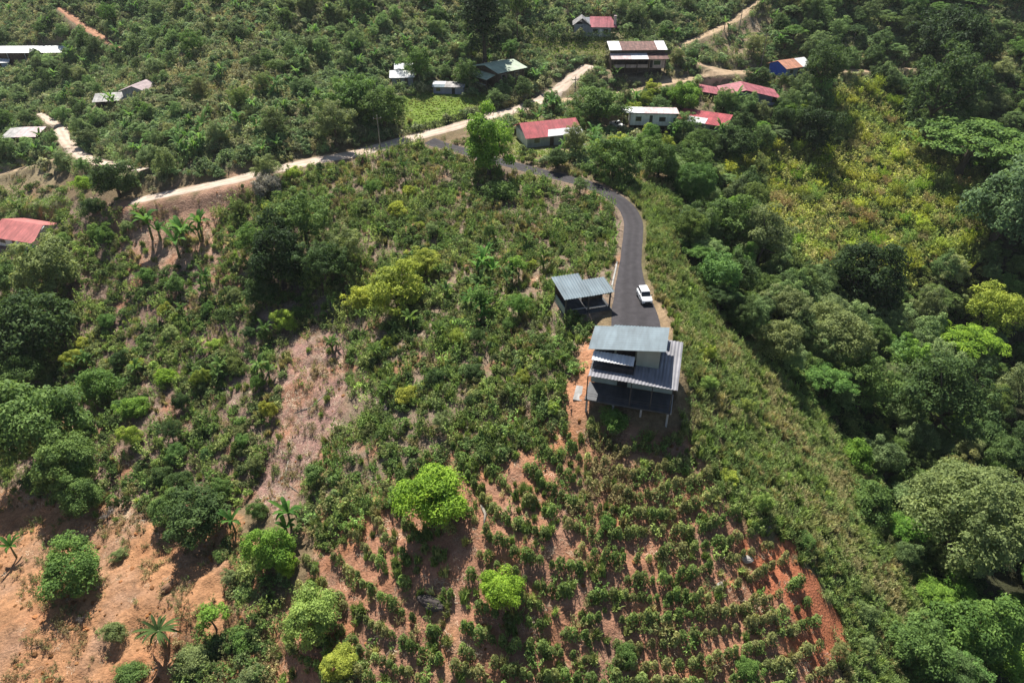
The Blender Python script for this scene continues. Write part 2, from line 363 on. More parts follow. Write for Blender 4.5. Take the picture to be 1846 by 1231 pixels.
# ------------------------------------------------------------------ ground sheet
def build_ground():
    x, y, z = GX.ravel(), GY.ravel(), GZ.ravel(); n = len(x)
    col = np.tile(np.array((.21, .155, .09)), (n, 1))
    nz = fbm(x / 6, y / 6, 11, 4); nf = fbm(x / 1.3, y / 1.3, 23, 3)
    def lay(k, c, s=1.0, jit=9):
        nonlocal col
        f = (zone(k, x, y, z, jit) * s)[:, None]; col = col * (1 - f) + np.array(c) * f
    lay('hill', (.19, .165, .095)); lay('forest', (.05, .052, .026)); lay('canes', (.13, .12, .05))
    lay('midslope', (.25, .185, .13)); lay('leftslope', (.27, .18, .14)); lay('grassr', (.17, .145, .075))
    lay('coffee', (.41, .205, .125)); lay('nose', (.30, .17, .095), .6); lay('gully', (.37, .22, .18)); lay('bareleft', (.45, .235, .12))
    lay('bank', (.47, .28, .19)); lay('dry', (.34, .27, .16), .9); lay('village', (.26, .20, .13), .6); lay('bareup', (.36, .27, .18), .8)
    lay('rededge', (.48, .16, .08), .85, 30); lay('yard', (.50, .25, .14), 1, 4); lay('yardr', (.36, .25, .15), .8); lay('pathc', (.40, .22, .13)); lay('pathl', (.42, .22, .12)); lay('patches', (.42, .22, .13))
    for k, c in (('lawn', (.19, .27, .05)), ('lawn2', (.22, .22, .08)), ('lawn3', (.16, .25, .06)), ('lawn4', (.20, .23, .07))): lay(k, c, 1, 4)
    # patches of dry litter and fresh soil that have shapes of their own
    soilz = np.clip(zone('coffee', x, y, z) + zone('bareleft', x, y, z) + zone('leftslope', x, y, z) + zone('gully', x, y, z) + zone('midslope', x, y, z), 0, 1)
    f = (np.clip((nz - .54) * 4, 0, 1) * soilz * .45)[:, None]; col = col * (1 - f) + np.array((.27, .205, .165)) * f
    n2 = fbm(x / 4 + 50, y / 4, 71, 3); f = (np.clip((n2 - .58) * 6, 0, 1) * soilz * .55)[:, None]; col = col * (1 - f) + np.array((.43, .19, .09)) * f
    n3 = fbm(x / 12 + 9, y / 12, 31, 3); hz = np.clip(zone('hill', x, y, z), 0, 1)
    f = (np.clip((n3 - .55) * 5, 0, 1) * hz * .7)[:, None]; col = col * (1 - f) + np.array((.24, .185, .12)) * f
    n5 = fbm(x / .8 + 31, y / .8, 131, 3); f = (np.clip((n5 - .56) * 7, 0, 1) * zone('bareleft', x, y, z) * .5)[:, None]; col = col * (1 - f) + np.array((.17, .10, .055)) * f
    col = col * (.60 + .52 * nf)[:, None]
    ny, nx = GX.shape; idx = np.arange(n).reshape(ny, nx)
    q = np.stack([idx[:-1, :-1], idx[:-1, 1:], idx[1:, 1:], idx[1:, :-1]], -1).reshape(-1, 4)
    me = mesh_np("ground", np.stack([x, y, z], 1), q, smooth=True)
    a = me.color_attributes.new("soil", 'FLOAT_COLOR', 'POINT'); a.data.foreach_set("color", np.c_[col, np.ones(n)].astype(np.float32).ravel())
    m, nt, N, Lk, P = newmat("soil")
    at_ = N.new("ShaderNodeAttribute"); at_.attribute_name = "soil"; tc = N.new("ShaderNodeTexCoord")
    n1 = N.new("ShaderNodeTexNoise"); n1.inputs['Scale'].default_value = 1.7; n1.inputs['Detail'].default_value = 8; n1.inputs['Roughness'].default_value = .7
    Lk.new(tc.outputs['Object'], n1.inputs['Vector'])
    mr = N.new("ShaderNodeMapRange"); mr.inputs['From Min'].default_value = .3; mr.inputs['From Max'].default_value = .7; mr.inputs['To Min'].default_value = .62; mr.inputs['To Max'].default_value = 1.32
    Lk.new(n1.outputs['Fac'], mr.inputs['Value'])
    mx = N.new("ShaderNodeMix"); mx.data_type = 'RGBA'; mx.blend_type = 'MULTIPLY'; mx.inputs['Factor'].default_value = 1
    Lk.new(at_.outputs['Color'], mx.inputs[6]); Lk.new(mr.outputs['Result'], mx.inputs[7])
    Lk.new(mx.outputs[2], P.inputs['Base Color']); P.inputs['Roughness'].default_value = .95; P.inputs['Specular IOR Level'].default_value = .1
    n2_ = N.new("ShaderNodeTexNoise"); n2_.inputs['Scale'].default_value = 3.5; n2_.inputs['Detail'].default_value = 6; Lk.new(tc.outputs['Object'], n2_.inputs['Vector'])
    b = N.new("ShaderNodeBump"); b.inputs['Strength'].default_value = .9; b.inputs['Distance'].default_value = .25; Lk.new(n2_.outputs['Fac'], b.inputs['Height']); Lk.new(b.outputs['Normal'], P.inputs['Normal'])
    tag(link("ground", me, None, m), kind='structure')
build_ground()

# ------------------------------------------------------------------ roads
def road_mat(name, c1, c2, sc, rough=.95, wear=(1.18, .86)):
    m, nt, N, Lk, P = newmat(name); tc = N.new("ShaderNodeTexCoord"); nz = N.new("ShaderNodeTexNoise")
    nz.inputs['Scale'].default_value = sc; nz.inputs['Detail'].default_value = 7; nz.inputs['Roughness'].default_value = .65
    Lk.new(tc.outputs['Object'], nz.inputs['Vector']); cr = N.new("ShaderNodeValToRGB"); e = cr.color_ramp.elements
    e[0].position = .35; e[1].position = .68; e[0].color = (*c1, 1); e[1].color = (*c2, 1)
    Lk.new(nz.outputs['Fac'], cr.inputs['Fac']); P.inputs['Roughness'].default_value = rough; P.inputs['Specular IOR Level'].default_value = .2
    ac = N.new("ShaderNodeAttribute"); ac.attribute_name = "lv"; n3 = N.new("ShaderNodeTexNoise"); n3.inputs['Scale'].default_value = .5; n3.inputs['Detail'].default_value = 5; Lk.new(tc.outputs['Object'], n3.inputs['Vector'])
    ad = N.new("ShaderNodeMath"); ad.operation = 'MULTIPLY_ADD'; Lk.new(n3.outputs['Fac'], ad.inputs[0]); ad.inputs[1].default_value = .5; Lk.new(ac.outputs['Fac'], ad.inputs[2])
    wr = N.new("ShaderNodeValToRGB"); we = wr.color_ramp; we.elements[0].position = .2; we.elements[0].color = (wear[1],) * 3 + (1,); we.elements[1].position = 1.3 / 1.5; we.elements[1].color = (wear[1] * 1.05,) * 3 + (1,)
    for ps, v in ((.48, wear[0]), (.62, wear[0] * .98)): k = we.elements.new(ps); k.color = (v, v, v, 1)
    Lk.new(ad.outputs[0], wr.inputs['Fac']); mu = N.new("ShaderNodeMix"); mu.data_type = 'RGBA'; mu.blend_type = 'MULTIPLY'; mu.inputs['Factor'].default_value = 1; Lk.new(cr.outputs['Color'], mu.inputs[6]); Lk.new(wr.outputs['Color'], mu.inputs[7]); Lk.new(mu.outputs[2], P.inputs['Base Color'])
    n2 = N.new("ShaderNodeTexNoise"); n2.inputs['Scale'].default_value = 4; n2.inputs['Detail'].default_value = 5; Lk.new(tc.outputs['Object'], n2.inputs['Vector'])
    b = N.new("ShaderNodeBump"); b.inputs['Strength'].default_value = .4; b.inputs['Distance'].default_value = .1; Lk.new(n2.outputs['Fac'], b.inputs['Height']); Lk.new(b.outputs['Normal'], P.inputs['Normal'])
    return m
M_DIRT = road_mat("packed_dirt", (.40, .30, .225), (.56, .46, .375), .35)
M_REDDIRT = road_mat("red_dirt", (.28, .14, .085), (.42, .23, .14), .5)
M_TAN = road_mat("tan_dirt", (.30, .21, .13), (.46, .34, .22), .5)
M_ASPH = road_mat("asphalt", (.04, .036, .039), (.056, .051, .054), .8, .85, (.92, 1.15))
def road(name, Q, mat, wob=.5, lift=.05):
    n = len(Q); d = np.gradient(Q[:, :2], axis=0); d /= np.linalg.norm(d, axis=1)[:, None] + 1e-9; nrm = np.stack([-d[:, 1], d[:, 0]], 1)
    K = 9; V = np.zeros((n, K, 3)); s = np.arange(n) * .8
    eL = (fbm(s / 3, s * 0 + 3.3, 5, 3) - .5) * wob * 2; eR = (fbm(s / 3, s * 0 + 8.8, 7, 3) - .5) * wob * 2
    for k in range(K):
        f = k / (K - 1) * 2 - 1; off = f * Q[:, 3] / 2 + (eR if f > 0 else eL) * abs(f)
        V[:, k, :2] = Q[:, :2] + nrm * off[:, None]; V[:, k, 2] = T(V[:, k, 0], V[:, k, 1]) + lift
    V[:, 0, 2] -= .12; V[:, -1, 2] -= .12
    idx = np.arange(n * K).reshape(n, K); q = np.stack([idx[:-1, :-1], idx[1:, :-1], idx[1:, 1:], idx[:-1, 1:]], -1).reshape(-1, 4)[:, ::-1]
    return tag(link(name, mesh_np(name, V.reshape(-1, 3), q, smooth=True, attr=np.tile(np.abs(np.linspace(-1, 1, K)), n)), None, mat), kind='structure')
road("dirt_road", R_MAIN, M_DIRT); road("driveway", R_DRIVE, M_ASPH, .08, .06); road("village_road", R_VILL, M_TAN, .5, .03); road("hill_road", R_LINK, M_TAN, .6, .04)
road("valley_road", R_LEFT, M_DIRT, .5); road("red_track", R_RED, M_REDDIRT, .6); road("terrace_track", R_TERR, M_TAN, .7)

# ------------------------------------------------------------------ foliage generators
def leaves(cent, nrm, size, rng, aspect=.55, lv=None):
    """one bent diamond leaf per centre"""
    n = len(cent); nrm = nrm / (np.linalg.norm(nrm, axis=1)[:, None] + 1e-9)
    r = rng.normal(size=(n, 3)); a = np.cross(nrm, r); a /= np.linalg.norm(a, axis=1)[:, None] + 1e-9; b = np.cross(nrm, a)
    sz = np.asarray(size) * rng.uniform(.5, 1.55, n); sz = sz[:, None]
    V = np.stack([cent - a * sz * .5, cent + b * sz * aspect * .5 + nrm * sz * .1, cent + a * sz * .55 - nrm * sz * .08, cent - b * sz * aspect * .5 + nrm * sz * .1], 1)
    q = np.arange(n * 4).reshape(n, 4)
    if lv is None: lv = rng.uniform(0, 1, n)
    return V.reshape(-1, 3), q, np.repeat(lv, 4)
def sph(n, rng):
    v = rng.normal(size=(n, 3)); return v / np.linalg.norm(v, axis=1)[:, None]
def clump_leaves(cc, rc, per, lsize, rng, upb=.35, flat=.85):
    Cn, Nn, Lv = [], [], []
    for c, r in zip(cc, rc):
        k = max(8, int(per * rng.uniform(.75, 1.25))); s = sph(k, rng); s[:, 2] = np.where(s[:, 2] < -.35, -s[:, 2], s[:, 2])
        rad = r * rng.uniform(.55, 1.08, k)[:, None]; p = s * rad; p[:, 2] *= flat
        Cn.append(c + p); Nn.append(s * .7 + np.array((0, 0, upb)) + rng.normal(size=(k, 3)) * .35)
        Lv.append(np.clip(rng.uniform(.2, .8) + rng.normal(size=k) * .22, 0, 1))
    c = np.concatenate(Cn); return leaves(c, np.concatenate(Nn), lsize, rng, lv=np.concatenate(Lv))
def crown_centres(n, rng, rx, rz, lo=-.55, shell=(.62, .86), noise=.16):
    s = sph(n * 3, rng); s = s[s[:, 2] > lo][:n]; k = len(s)
    th = np.arctan2(s[:, 1], s[:, 0]); ph = rng.uniform(0, 6.28, 3)
    lob = 1 + noise * (np.sin(2 * th + ph[0]) + .7 * np.sin(3 * th + ph[1]) + .5 * np.sin(5 * s[:, 2] + ph[2]))
    r = rng.uniform(*shell, k) * lob
    return np.stack([s[:, 0] * r * rx, s[:, 1] * r * rx, s[:, 2] * r * rz], 1)
def trunk_mesh(name, hc, cc, rng, r0=.09, limbs=6, lean=.12, n=6):
    m = MB(); lx, ly = rng.normal(size=2) * lean; top = Vector((lx, ly, hc * .95)); fork = Vector((lx * .5, ly * .5, hc * .55))
    m.tube([(0, 0, -.35), (0, 0, 0), fork * .5 + Vector((.02, -.02, 0)), fork, top], [r0 * 1.5, r0 * 1.15, r0 * .9, r0 * .75, r0 * .25], n)
    pick = rng.permutation(len(cc))[:limbs]
    for i in pick:
        e = Vector(cc[i]) + Vector((0, 0, hc)); st = fork.lerp(top, rng.uniform(0, .5)); mid = st.lerp(e, .5) + Vector((0, 0, -.08))
        m.tube([st, mid, e], [r0 * .5, r0 * .34, r0 * .12], 5, False)
    return m.mesh(name, True)
LEAFG = np.array((1.95, 1.98, 1.65))
TREES = {}
def proto(kind, variants, hc, rx, rz, ncl, rc, per, ls, lo=-.55, shell=(.62, .86), noise=.22, r0=.09, limbs=6, bark=None, upb=.35, flat=.85, seed=0, fillc=14):
    L = []
    for v in range(variants):
        rng = np.random.default_rng(seed + v * 101 + 7)
        cc = crown_centres(ncl, rng, rx, rz, lo, shell, noise); rcs = rc * rng.uniform(.65, 1.3, len(cc))
        if fillc: c2 = crown_centres(fillc, rng, rx, rz, -.9, (.3, .55), noise); cc = np.r_[cc, c2]; rcs = np.r_[rcs, np.full(len(c2), max(rc, .2) * 1.35)]
        V, q, lv = clump_leaves(cc + np.array((0, 0, hc)), rcs, per, ls, rng, upb, flat)
        cm = mesh_np("crown_" + kind, V, q, attr=lv); cm.materials.append(M_LEAF)
        tm = trunk_mesh("trunk_" + kind, hc, cc, rng, r0, limbs); tm.materials.append(bark or M_BARK)
        L.append((tm, cm, hc))
    TREES[kind] = L
proto('round', 4, 1.05, 1, .82, 52, .29, 260, .07, -.6, seed=1)
proto('dense', 4, 1.0, 1, .92, 85, .25, 120, .075, -.75, seed=20)
proto('airy', 4, 1.2, 1, .95, 100, .19, 90, .062, -.7, (.45, .95), .2, seed=40, limbs=9, r0=.07)
proto('broad', 3, 1.0, 1, .78, 330, .15, 120, .042, -.8, (.74, .92), .1, seed=60, limbs=4, fillc=40)
proto('umbrella', 3, 1.1, 1, .42, 110, .18, 90, .06, -.3, (.35, 1.0), .14, seed=80, limbs=10, upb=.9, flat=.4, fillc=0)
proto('tall', 4, 3.0, 1, 2.3, 70, .34, 60, .15, -.9, (.4, .9), .15, seed=90, limbs=10, r0=.11)
proto('bushy', 4, .5, 1, .75, 50, .28, 110, .085, -.5, seed=110, limbs=5, r0=.05)
proto('thin', 3, 2.2, 1, 1.0, 22, .3, 60, .13, -.7, (.4, .85), .2, seed=130, limbs=7, r0=.07)
def cane_mesh(name, seed, n=34, h=2.0):
    """a clump of arching canes with drooping leaf plumes"""
    rng = np.random.default_rng(seed); Cn, Nn = [], []; m = MB()
    for i in range(n):
        th = rng.uniform(0, 6.283); lean = rng.uniform(.15, .95); hh = h * rng.uniform(.65, 1.1); b = np.array((math.cos(th), math.sin(th), 0)) * rng.uniform(0, .35)
        pts = [b + np.array((math.cos(th) * lean * t ** 2, math.sin(th) * lean * t ** 2, hh * (t - .22 * t ** 3 * lean))) for t in np.linspace(0, 1, 6)]
        m.tube(pts[:5], [.018, .016, .014, .01, .006], 3, False)
        k = 46; t = rng.uniform(.35, 1, k); p = np.stack([np.interp(t, np.linspace(0, 1, 6), [q[j] for q in pts]) for j in range(3)], 1) + rng.normal(size=(k, 3)) * .07
        Cn.append(p); Nn.append(np.array((math.cos(th) * .5, math.sin(th) * .5, .6)) + rng.normal(size=(k, 3)) * .5)
    c = np.concatenate(Cn); V, q, lv = leaves(c, np.concatenate(Nn), .14, rng, .34)
    cm = mesh_np(name, V, q, attr=lv); cm.materials.append(M_LEAF); tm = m.mesh("canes"); tm.materials.append(M_STEM)
    return tm, cm, h * .6
TREES['cane'] = [cane_mesh("crown_cane", 300 + i) for i in range(4)]
def dead_mesh(seed, h=2.0):
    rng = np.random.default_rng(seed); m = MB()
    def br(p, d, L, r, lev):
        e = p + d * L; m.tube([p, p.lerp(e, .5) + Vector(rng.normal(size=3) * .05 * L), e], [r, r * .8, r * .5], 4 if lev < 2 else 3, False)
        if lev < 4:
            for _ in range(4 if lev else 7):
                nd = (d + Vector(rng.normal(size=3) * .55) + Vector((0, 0, .12))).normalized(); br(p.lerp(e, rng.uniform(.4, 1)), nd, L * rng.uniform(.5, .75), r * .55, lev + 1)
    br(Vector((0, 0, -.1)), Vector((0, 0, 1)), .5, .05, 0)
    return m.mesh("dead_branches")
M_DEAD = paint("dead_wood", (.30, .26, .23), .9, var=.35, scale=4)
DEAD = [dead_mesh(i) for i in range(3)]
for d in DEAD: d.materials.append(M_DEAD)

def strip_leaf(m, base, th, L, W, up, droop, seg=6):
    """a long arching banana blade folded along its midrib"""
    d = np.array((math.cos(th), math.sin(th), 0)); s = np.array((-math.sin(th), math.cos(th), 0)); V = []
    for i in range(seg + 1):
        t = i / seg; p = base + d * L * (t * .95 - .12 * t * t) + np.array((0, 0, L * (up * t - droop * t * t)))
        w = W * (math.sin(math.pi * min(1, .08 + t * .94)) ** .7) * .5
        V += [p + s * w + np.array((0, 0, w * .3)), p, p - s * w + np.array((0, 0, w * .3))]
    F = []
    for i in range(seg):
        a = i * 3; F += [(a, a + 1, a + 4, a + 3), (a + 1, a + 2, a + 5, a + 4)]
    m.add(V, F)
def lv_attr(me, rng, per):
    n = len(me.vertices); a = me.attributes.new("lv", 'FLOAT', 'POINT'); a.data.foreach_set("value", np.repeat(rng.uniform(.1, .95, n // per + 1), per)[:n].astype(np.float32))
BAN = []
for v in range(4):
    rng = np.random.default_rng(500 + v); sts = []; lf = MB()
    for k in range(1 + v % 3 if v < 3 else 2):
        ox, oy = (0, 0) if k == 0 else rng.normal(size=2) * .7; h = 2.3 * (1 if k == 0 else rng.uniform(.5, .8))
        st = MB(); st.tube([(ox, oy, -.2), (ox + .03, oy, h * .5), (ox + .05, oy + .03, h)], [.15, .13, .08], 6)
        sm = st.mesh("banana_stem", True); sm.materials.append(M_STEM); sts.append(sm); nl = 10 if k == 0 else 6
        for j in range(nl):
            strip_leaf(lf, np.array((ox + .05, oy + .03, h - .1)), j * 2.4 + rng.uniform(-.3, .3), rng.uniform(1.6, 2.3) * (1 if k == 0 else .75), .5, rng.uniform(.8, 1.9), rng.uniform(.6, 1.15))
    lm = lf.mesh("banana_leaves"); lv_attr(lm, rng, 21); lm.materials.append(M_GLOSSY)
    BAN.append((sts, lm))
COF = []
for v in range(6):
    rng = np.random.default_rng(700 + v); n = 230; z = rng.uniform(.08, 1, n) ** .9; th = rng.uniform(0, 6.283, n); r = (1 - z * .6) * .72 * np.sqrt(rng.uniform(.15, 1, n))
    if v % 3 == 2: r *= .75
    c = np.stack([np.cos(th) * r, np.sin(th) * r, z * 1.45], 1); nr = np.stack([np.cos(th) * .45, np.sin(th) * .45, np.ones(n) * .6], 1) + rng.normal(size=(n, 3)) * .35
    V, q, lv = leaves(c, nr, .24, rng, .45); st = MB(); st.tube([(0, 0, -.15), (.02, 0, .7), (0, .02, 1.3)], [.035, .028, .012], 4, False)
    k = len(V); sv = np.array(st.v); sq = np.array(st.f); V = np.r_[V, sv]; q = np.r_[q, sq + k]
    me = mesh_np("coffee_shrub", V, q, attr=np.r_[lv, np.full(len(sv), .2)]); me.materials.append(M_LEAF); COF.append(me)

# ------------------------------------------------------------------ scattered undergrowth (too dense to count)
PROTO = {}
def proto_col(name, meshes):
    col = bpy.data.collections.new(name)
    for i, me in enumerate(meshes):
        col.objects.link(bpy.data.objects.new("%s_%02d" % (name, i), me))
    PROTO[name] = (col, len(meshes))
def bush_me(seed, R=.7, ncl=12, per=26, ls=.17, rz=.7):
    rng = np.random.default_rng(seed); cc = crown_centres(ncl, rng, R, R * rz, -.2, (.35, .85), .2) + np.array((0, 0, R * .42))
    V, q, lv = clump_leaves(cc, np.full(len(cc), R * .36), per, ls, rng); me = mesh_np("bush", V, q, attr=lv); me.materials.append(M_SCRUB); return me
def herb_me(seed, h=1.25, n=9, per=15, ls=.17):
    rng = np.random.default_rng(seed); C_, N_ = [], []
    for i in range(n):
        b = np.r_[rng.normal(size=2) * .28, 0]; tip = b + np.r_[rng.normal(size=2) * .22, h * rng.uniform(.5, 1.1)]; t = rng.uniform(.1, 1, per)[:, None]
        C_.append(b * (1 - t) + tip * t + rng.normal(size=(per, 3)) * np.array((.09, .09, .04))); N_.append(rng.normal(size=(per, 3)) * .5 + np.array((0, -.1, .65)))
    V, q, lv = leaves(np.concatenate(C_), np.concatenate(N_), ls, rng, .5); me = mesh_np("herb", V, q, attr=lv); me.materials.append(M_SCRUB); return me
def grass_me(seed, h=.9, n=60, spread=.3, w=.05):
    rng = np.random.default_rng(seed); V = []; q = []; lv = []
    for i in range(n):
        b = np.r_[rng.normal(size=2) * spread * .5, -.05]; th = rng.uniform(0, 6.283); d = np.array((math.cos(th), math.sin(th), 0)); s = np.array((-d[1], d[0], 0)) * w * rng.uniform(.6, 1.4)
        hh = h * rng.uniform(.5, 1.15); ln = rng.uniform(.1, .6) * hh; k = len(V)
        V += [b - s, b + s, b + d * ln * .35 + np.array((0, 0, hh * .65)) + s * .8, b + d * ln * .35 + np.array((0, 0, hh * .65)) - s * .8, b + d * ln + np.array((0, 0, hh)) + s * .15, b + d * ln + np.array((0, 0, hh)) - s * .15]
        q += [(k, k + 1, k + 2, k + 3), (k + 3, k + 2, k + 4, k + 5)]; lv += [rng.uniform(0, 1)] * 6
    me = mesh_np("grass", V, q, attr=lv); me.materials.append(M_SCRUB); return me
def twig_me(seed):
    rng = np.random.default_rng(seed); V = []; q = []; lv = []
    for i in range(26):
        c = np.r_[rng.normal(size=2) * .4, abs(rng.normal()) * .1 + .03]; th = rng.uniform(0, 6.283); d = np.array((math.cos(th), math.sin(th), rng.normal() * .3)); L = rng.uniform(.12, .5); s = np.array((-d[1], d[0], .3)) * rng.uniform(.006, .02); k = len(V)
        V += [c - d * L * .5 - s, c - d * L * .5 + s, c + d * L * .5 + s * .5, c + d * L * .5 - s * .5]; q.append((k, k + 1, k + 2, k + 3)); lv += [rng.uniform(0, 1)] * 4
    me = mesh_np("twigs", V, q, attr=lv); me.materials.append(M_SCRUB); return me
proto_col("bush_kinds", [bush_me(i) for i in range(5)]); proto_col("herb_kinds", [herb_me(20 + i) for i in range(5)])
proto_col("grass_kinds", [grass_me(40 + i) for i in range(5)]); proto_col("twig_kinds", [twig_me(60 + i) for i in range(4)]);
def gn_group(colname):
    ng = bpy.data.node_groups.new("scatter_" + colname, 'GeometryNodeTree')
    ng.interface.new_socket("Geometry", in_out='INPUT', socket_type='NodeSocketGeometry'); ng.interface.new_socket("Geometry", in_out='OUTPUT', socket_type='NodeSocketGeometry')
    N, Lk = ng.nodes, ng.links; gi = N.new("NodeGroupInput"); go = N.new("NodeGroupOutput"); ip = N.new("GeometryNodeInstanceOnPoints"); ci = N.new("GeometryNodeCollectionInfo")
    ci.inputs['Collection'].default_value = PROTO[colname][0]; ci.inputs['Separate Children'].default_value = True; ci.inputs['Reset Children'].default_value = True
    def na(nm, tp):
        n = N.new("GeometryNodeInputNamedAttribute"); n.data_type = tp; n.inputs['Name'].default_value = nm; return n.outputs['Attribute']
    e2r = N.new("FunctionNodeEulerToRotation"); Lk.new(na('rot', 'FLOAT_VECTOR'), e2r.inputs[0])
    Lk.new(gi.outputs[0], ip.inputs['Points']); Lk.new(ci.outputs[0], ip.inputs['Instance']); ip.inputs['Pick Instance'].default_value = True
    Lk.new(na('vid', 'INT'), ip.inputs['Instance Index']); Lk.new(e2r.outputs[0], ip.inputs['Rotation']); Lk.new(na('scl', 'FLOAT_VECTOR'), ip.inputs['Scale'])
    Lk.new(ip.outputs[0], go.inputs[0]); return ng
_GN = {}
def scatter(name, label, cat, colname, P, rot, scl, tint, rng):
    if not len(P): return
    me = bpy.data.meshes.new(name); n = len(P); me.vertices.add(n); me.vertices.foreach_set("co", P.astype(np.float32).ravel())
    for nm, tp, arr, fld in (('rot', 'FLOAT_VECTOR', rot, 'vector'), ('scl', 'FLOAT_VECTOR', scl, 'vector'), ('tint', 'FLOAT_COLOR', np.c_[tint, np.ones(n)], 'color'), ('vid', 'INT', rng.integers(0, PROTO[colname][1], n), 'value')):
        a = me.attributes.new(nm, tp, 'POINT'); a.data.foreach_set(fld, np.ascontiguousarray(arr.astype(np.int32 if tp == 'INT' else np.float32)).ravel())
    o = link(name, me); tag(o, label, cat, kind='stuff')
    if colname not in _GN: _GN[colname] = gn_group(colname)
    md = o.modifiers.new("scatter", 'NODES'); md.node_group = _GN[colname]
    return o
def spots(dens_fn, dmax, rng, far=330):
    """random spots over the land in and around the view with a density (per square metre) given by dens_fn"""
    y0, y1 = 16, far; out = []
    for ya in np.arange(y0, y1, 20):
        yb = ya + 20; hwid = (yb * .82 + 40 * .57) * .78 + 12
        k = int(dmax * 20 * 2 * hwid); x = rng.uniform(-hwid, hwid, k); y = rng.uniform(ya, yb, k); z = T(x, y)
        px, py, dep = pix(x, y, z); ok = (px > -130) & (px < 1976) & (py > -90) & (py < 1330); x, y, z = x[ok], y[ok], z[ok]
        d = dens_fn(x, y, z); ok = (rng.uniform(0, dmax, len(x)) < d) & (occ(x, y) < .5); out.append(np.stack([x[ok], y[ok], z[ok]], 1))
    return np.concatenate(out)
def tints(P, pal, rng, sc=7, seed=0, jit=.22):
    """plants of a kind grow in patches: pick from the palette by patch"""
    pal = np.array(pal); n = fbm(P[:, 0] / sc, P[:, 1] / sc, 400 + seed, 3); n = np.clip((n - .5) * 2.6 + .5 + rng.normal(size=len(P)) * .16, 0, .9999)
    f = n * (len(pal) - 1); i = f.astype(int); f = (f - i)[:, None]; c = pal[i] * (1 - f) + pal[np.minimum(i + 1, len(pal) - 1)] * f
    return LEAFG * c * np.exp(rng.normal(size=(len(P), 1)) * jit)
def rs(P, rng, lo, hi, tilt=.12, zf=None):
    n = len(P); s = rng.uniform(lo, hi, n); z = s * (rng.uniform(.8, 1.25, n) if zf is None else zf * rng.uniform(.8, 1.25, n))
    return np.stack([rng.normal(size=n) * tilt, rng.normal(size=n) * tilt, rng.uniform(0, 6.283, n)], 1), np.stack([s, s, z], 1)
# ------------------------------------------------------------------ buildings
M_WALLW = paint("white_wall", (.74, .73, .71), .8, var=.2, scale=.8); M_WALLG = paint("grey_wall", (.30, .31, .33), .8, var=.2, scale=.8)
M_WALLL = paint("lavender_wall", (.30, .30, .40), .8, var=.15); M_WALLB = paint("blue_wall", (.03, .11, .55), .7, var=.2); M_WALLPB = paint("pale_blue_wall", (.36, .42, .55), .8, var=.2)
M_WALLGN = paint("grey_green_wall", (.30, .34, .29), .8, var=.12, scale=.6); M_WOOD = paint("dark_timber", (.10, .07, .05), .85, var=.4, scale=2); M_PINKW = paint("pinkish_wall", (.42, .33, .31), .85, var=.25)
M_DARK = paint("dark_opening", (.02, .02, .022), .6, var=.3); M_GLASS = paint("dark_glass", (.03, .035, .04), .1, var=.2, spec=.6); M_FRAME = paint("pale_frame", (.45, .45, .44), .6, var=.1)
M_CONC = paint("concrete", (.40, .39, .37), .9, var=.25, scale=1.2, bump=.2); M_STEEL = paint("dark_steel", (.06, .06, .065), .5, var=.2); M_TILE = paint("grey_tile", (.075, .078, .085), .5, var=.25, scale=1)
M_SALMON = paint("salmon_sheet", (.58, .19, .175), .65, var=.25, scale=.5); M_RED = paint("red_sheet", (.44, .085, .095), .55, var=.28, scale=.5); M_PINK = paint("faded_red_sheet", (.52, .17, .19), .6, var=.3, scale=.5); M_WHITE = paint("white_sheet", (.74, .74, .74), .5, var=.15, scale=.6)
M_RUST = paint("rusty_sheet", (.22, .12, .10), .75, var=.45, scale=.9); M_GREENR = paint("pale_green_sheet", (.42, .50, .36), .6, var=.2, scale=.5); M_BLUEGREY = paint("blue_grey_sheet", (.17, .225, .255), .6, var=.22, scale=.35, metal=.0, spec=.4)
M_PURPLE = paint("mauve_grey_sheet", (.26, .255, .275), .6, var=.25, scale=.4); M_ORANGE = paint("orange_sheet", (.55, .24, .14), .65, var=.3, scale=.6); M_PALEPINK = paint("pale_pink_sheet", (.60, .47, .46), .65, var=.25, scale=.7)
M_GREYSH = paint("weathered_grey_sheet", (.42, .40, .38), .7, var=.35, scale=.7)
def sheet(mb, a, b, c, d, pitch=.35, amp=.045, th=.03):
    """corrugated sheet: a->b along the eave, d->c along the top (a low-left, b low-right, c high-right, d high-left); ribs run from eave to top"""
    a, b, c, d = map(Vector, (a, b, c, d)); L = max((b - a).length, (c - d).length); n = max(2, int(L / pitch) * 2); nr = (b - a).cross(d - a).normalized()
    V = []
    for i in range(n + 1):
        t = i / n; o = nr * (amp if i % 2 else -amp); V += [a.lerp(b, t) + o, d.lerp(c, t) + o, a.lerp(b, t) + o - nr * th, d.lerp(c, t) + o - nr * th]
    F = []
    for i in range(n):
        k = i * 4; F += [(k, k + 4, k + 5, k + 1), (k + 3, k + 7, k + 6, k + 2), (k, k + 2, k + 6, k + 4), (k + 1, k + 5, k + 7, k + 3)]
    F += [(0, 1, 3, 2), (n * 4, n * 4 + 2, n * 4 + 3, n * 4 + 1)]
    mb.add(V, F)
def roof(parent, mat, *panels, name='roof', pitch=.35, amp=.045):
    m = MB()
    for p in panels: sheet(m, *p, pitch=pitch, amp=amp)
    return m.build(name, mat, parent)
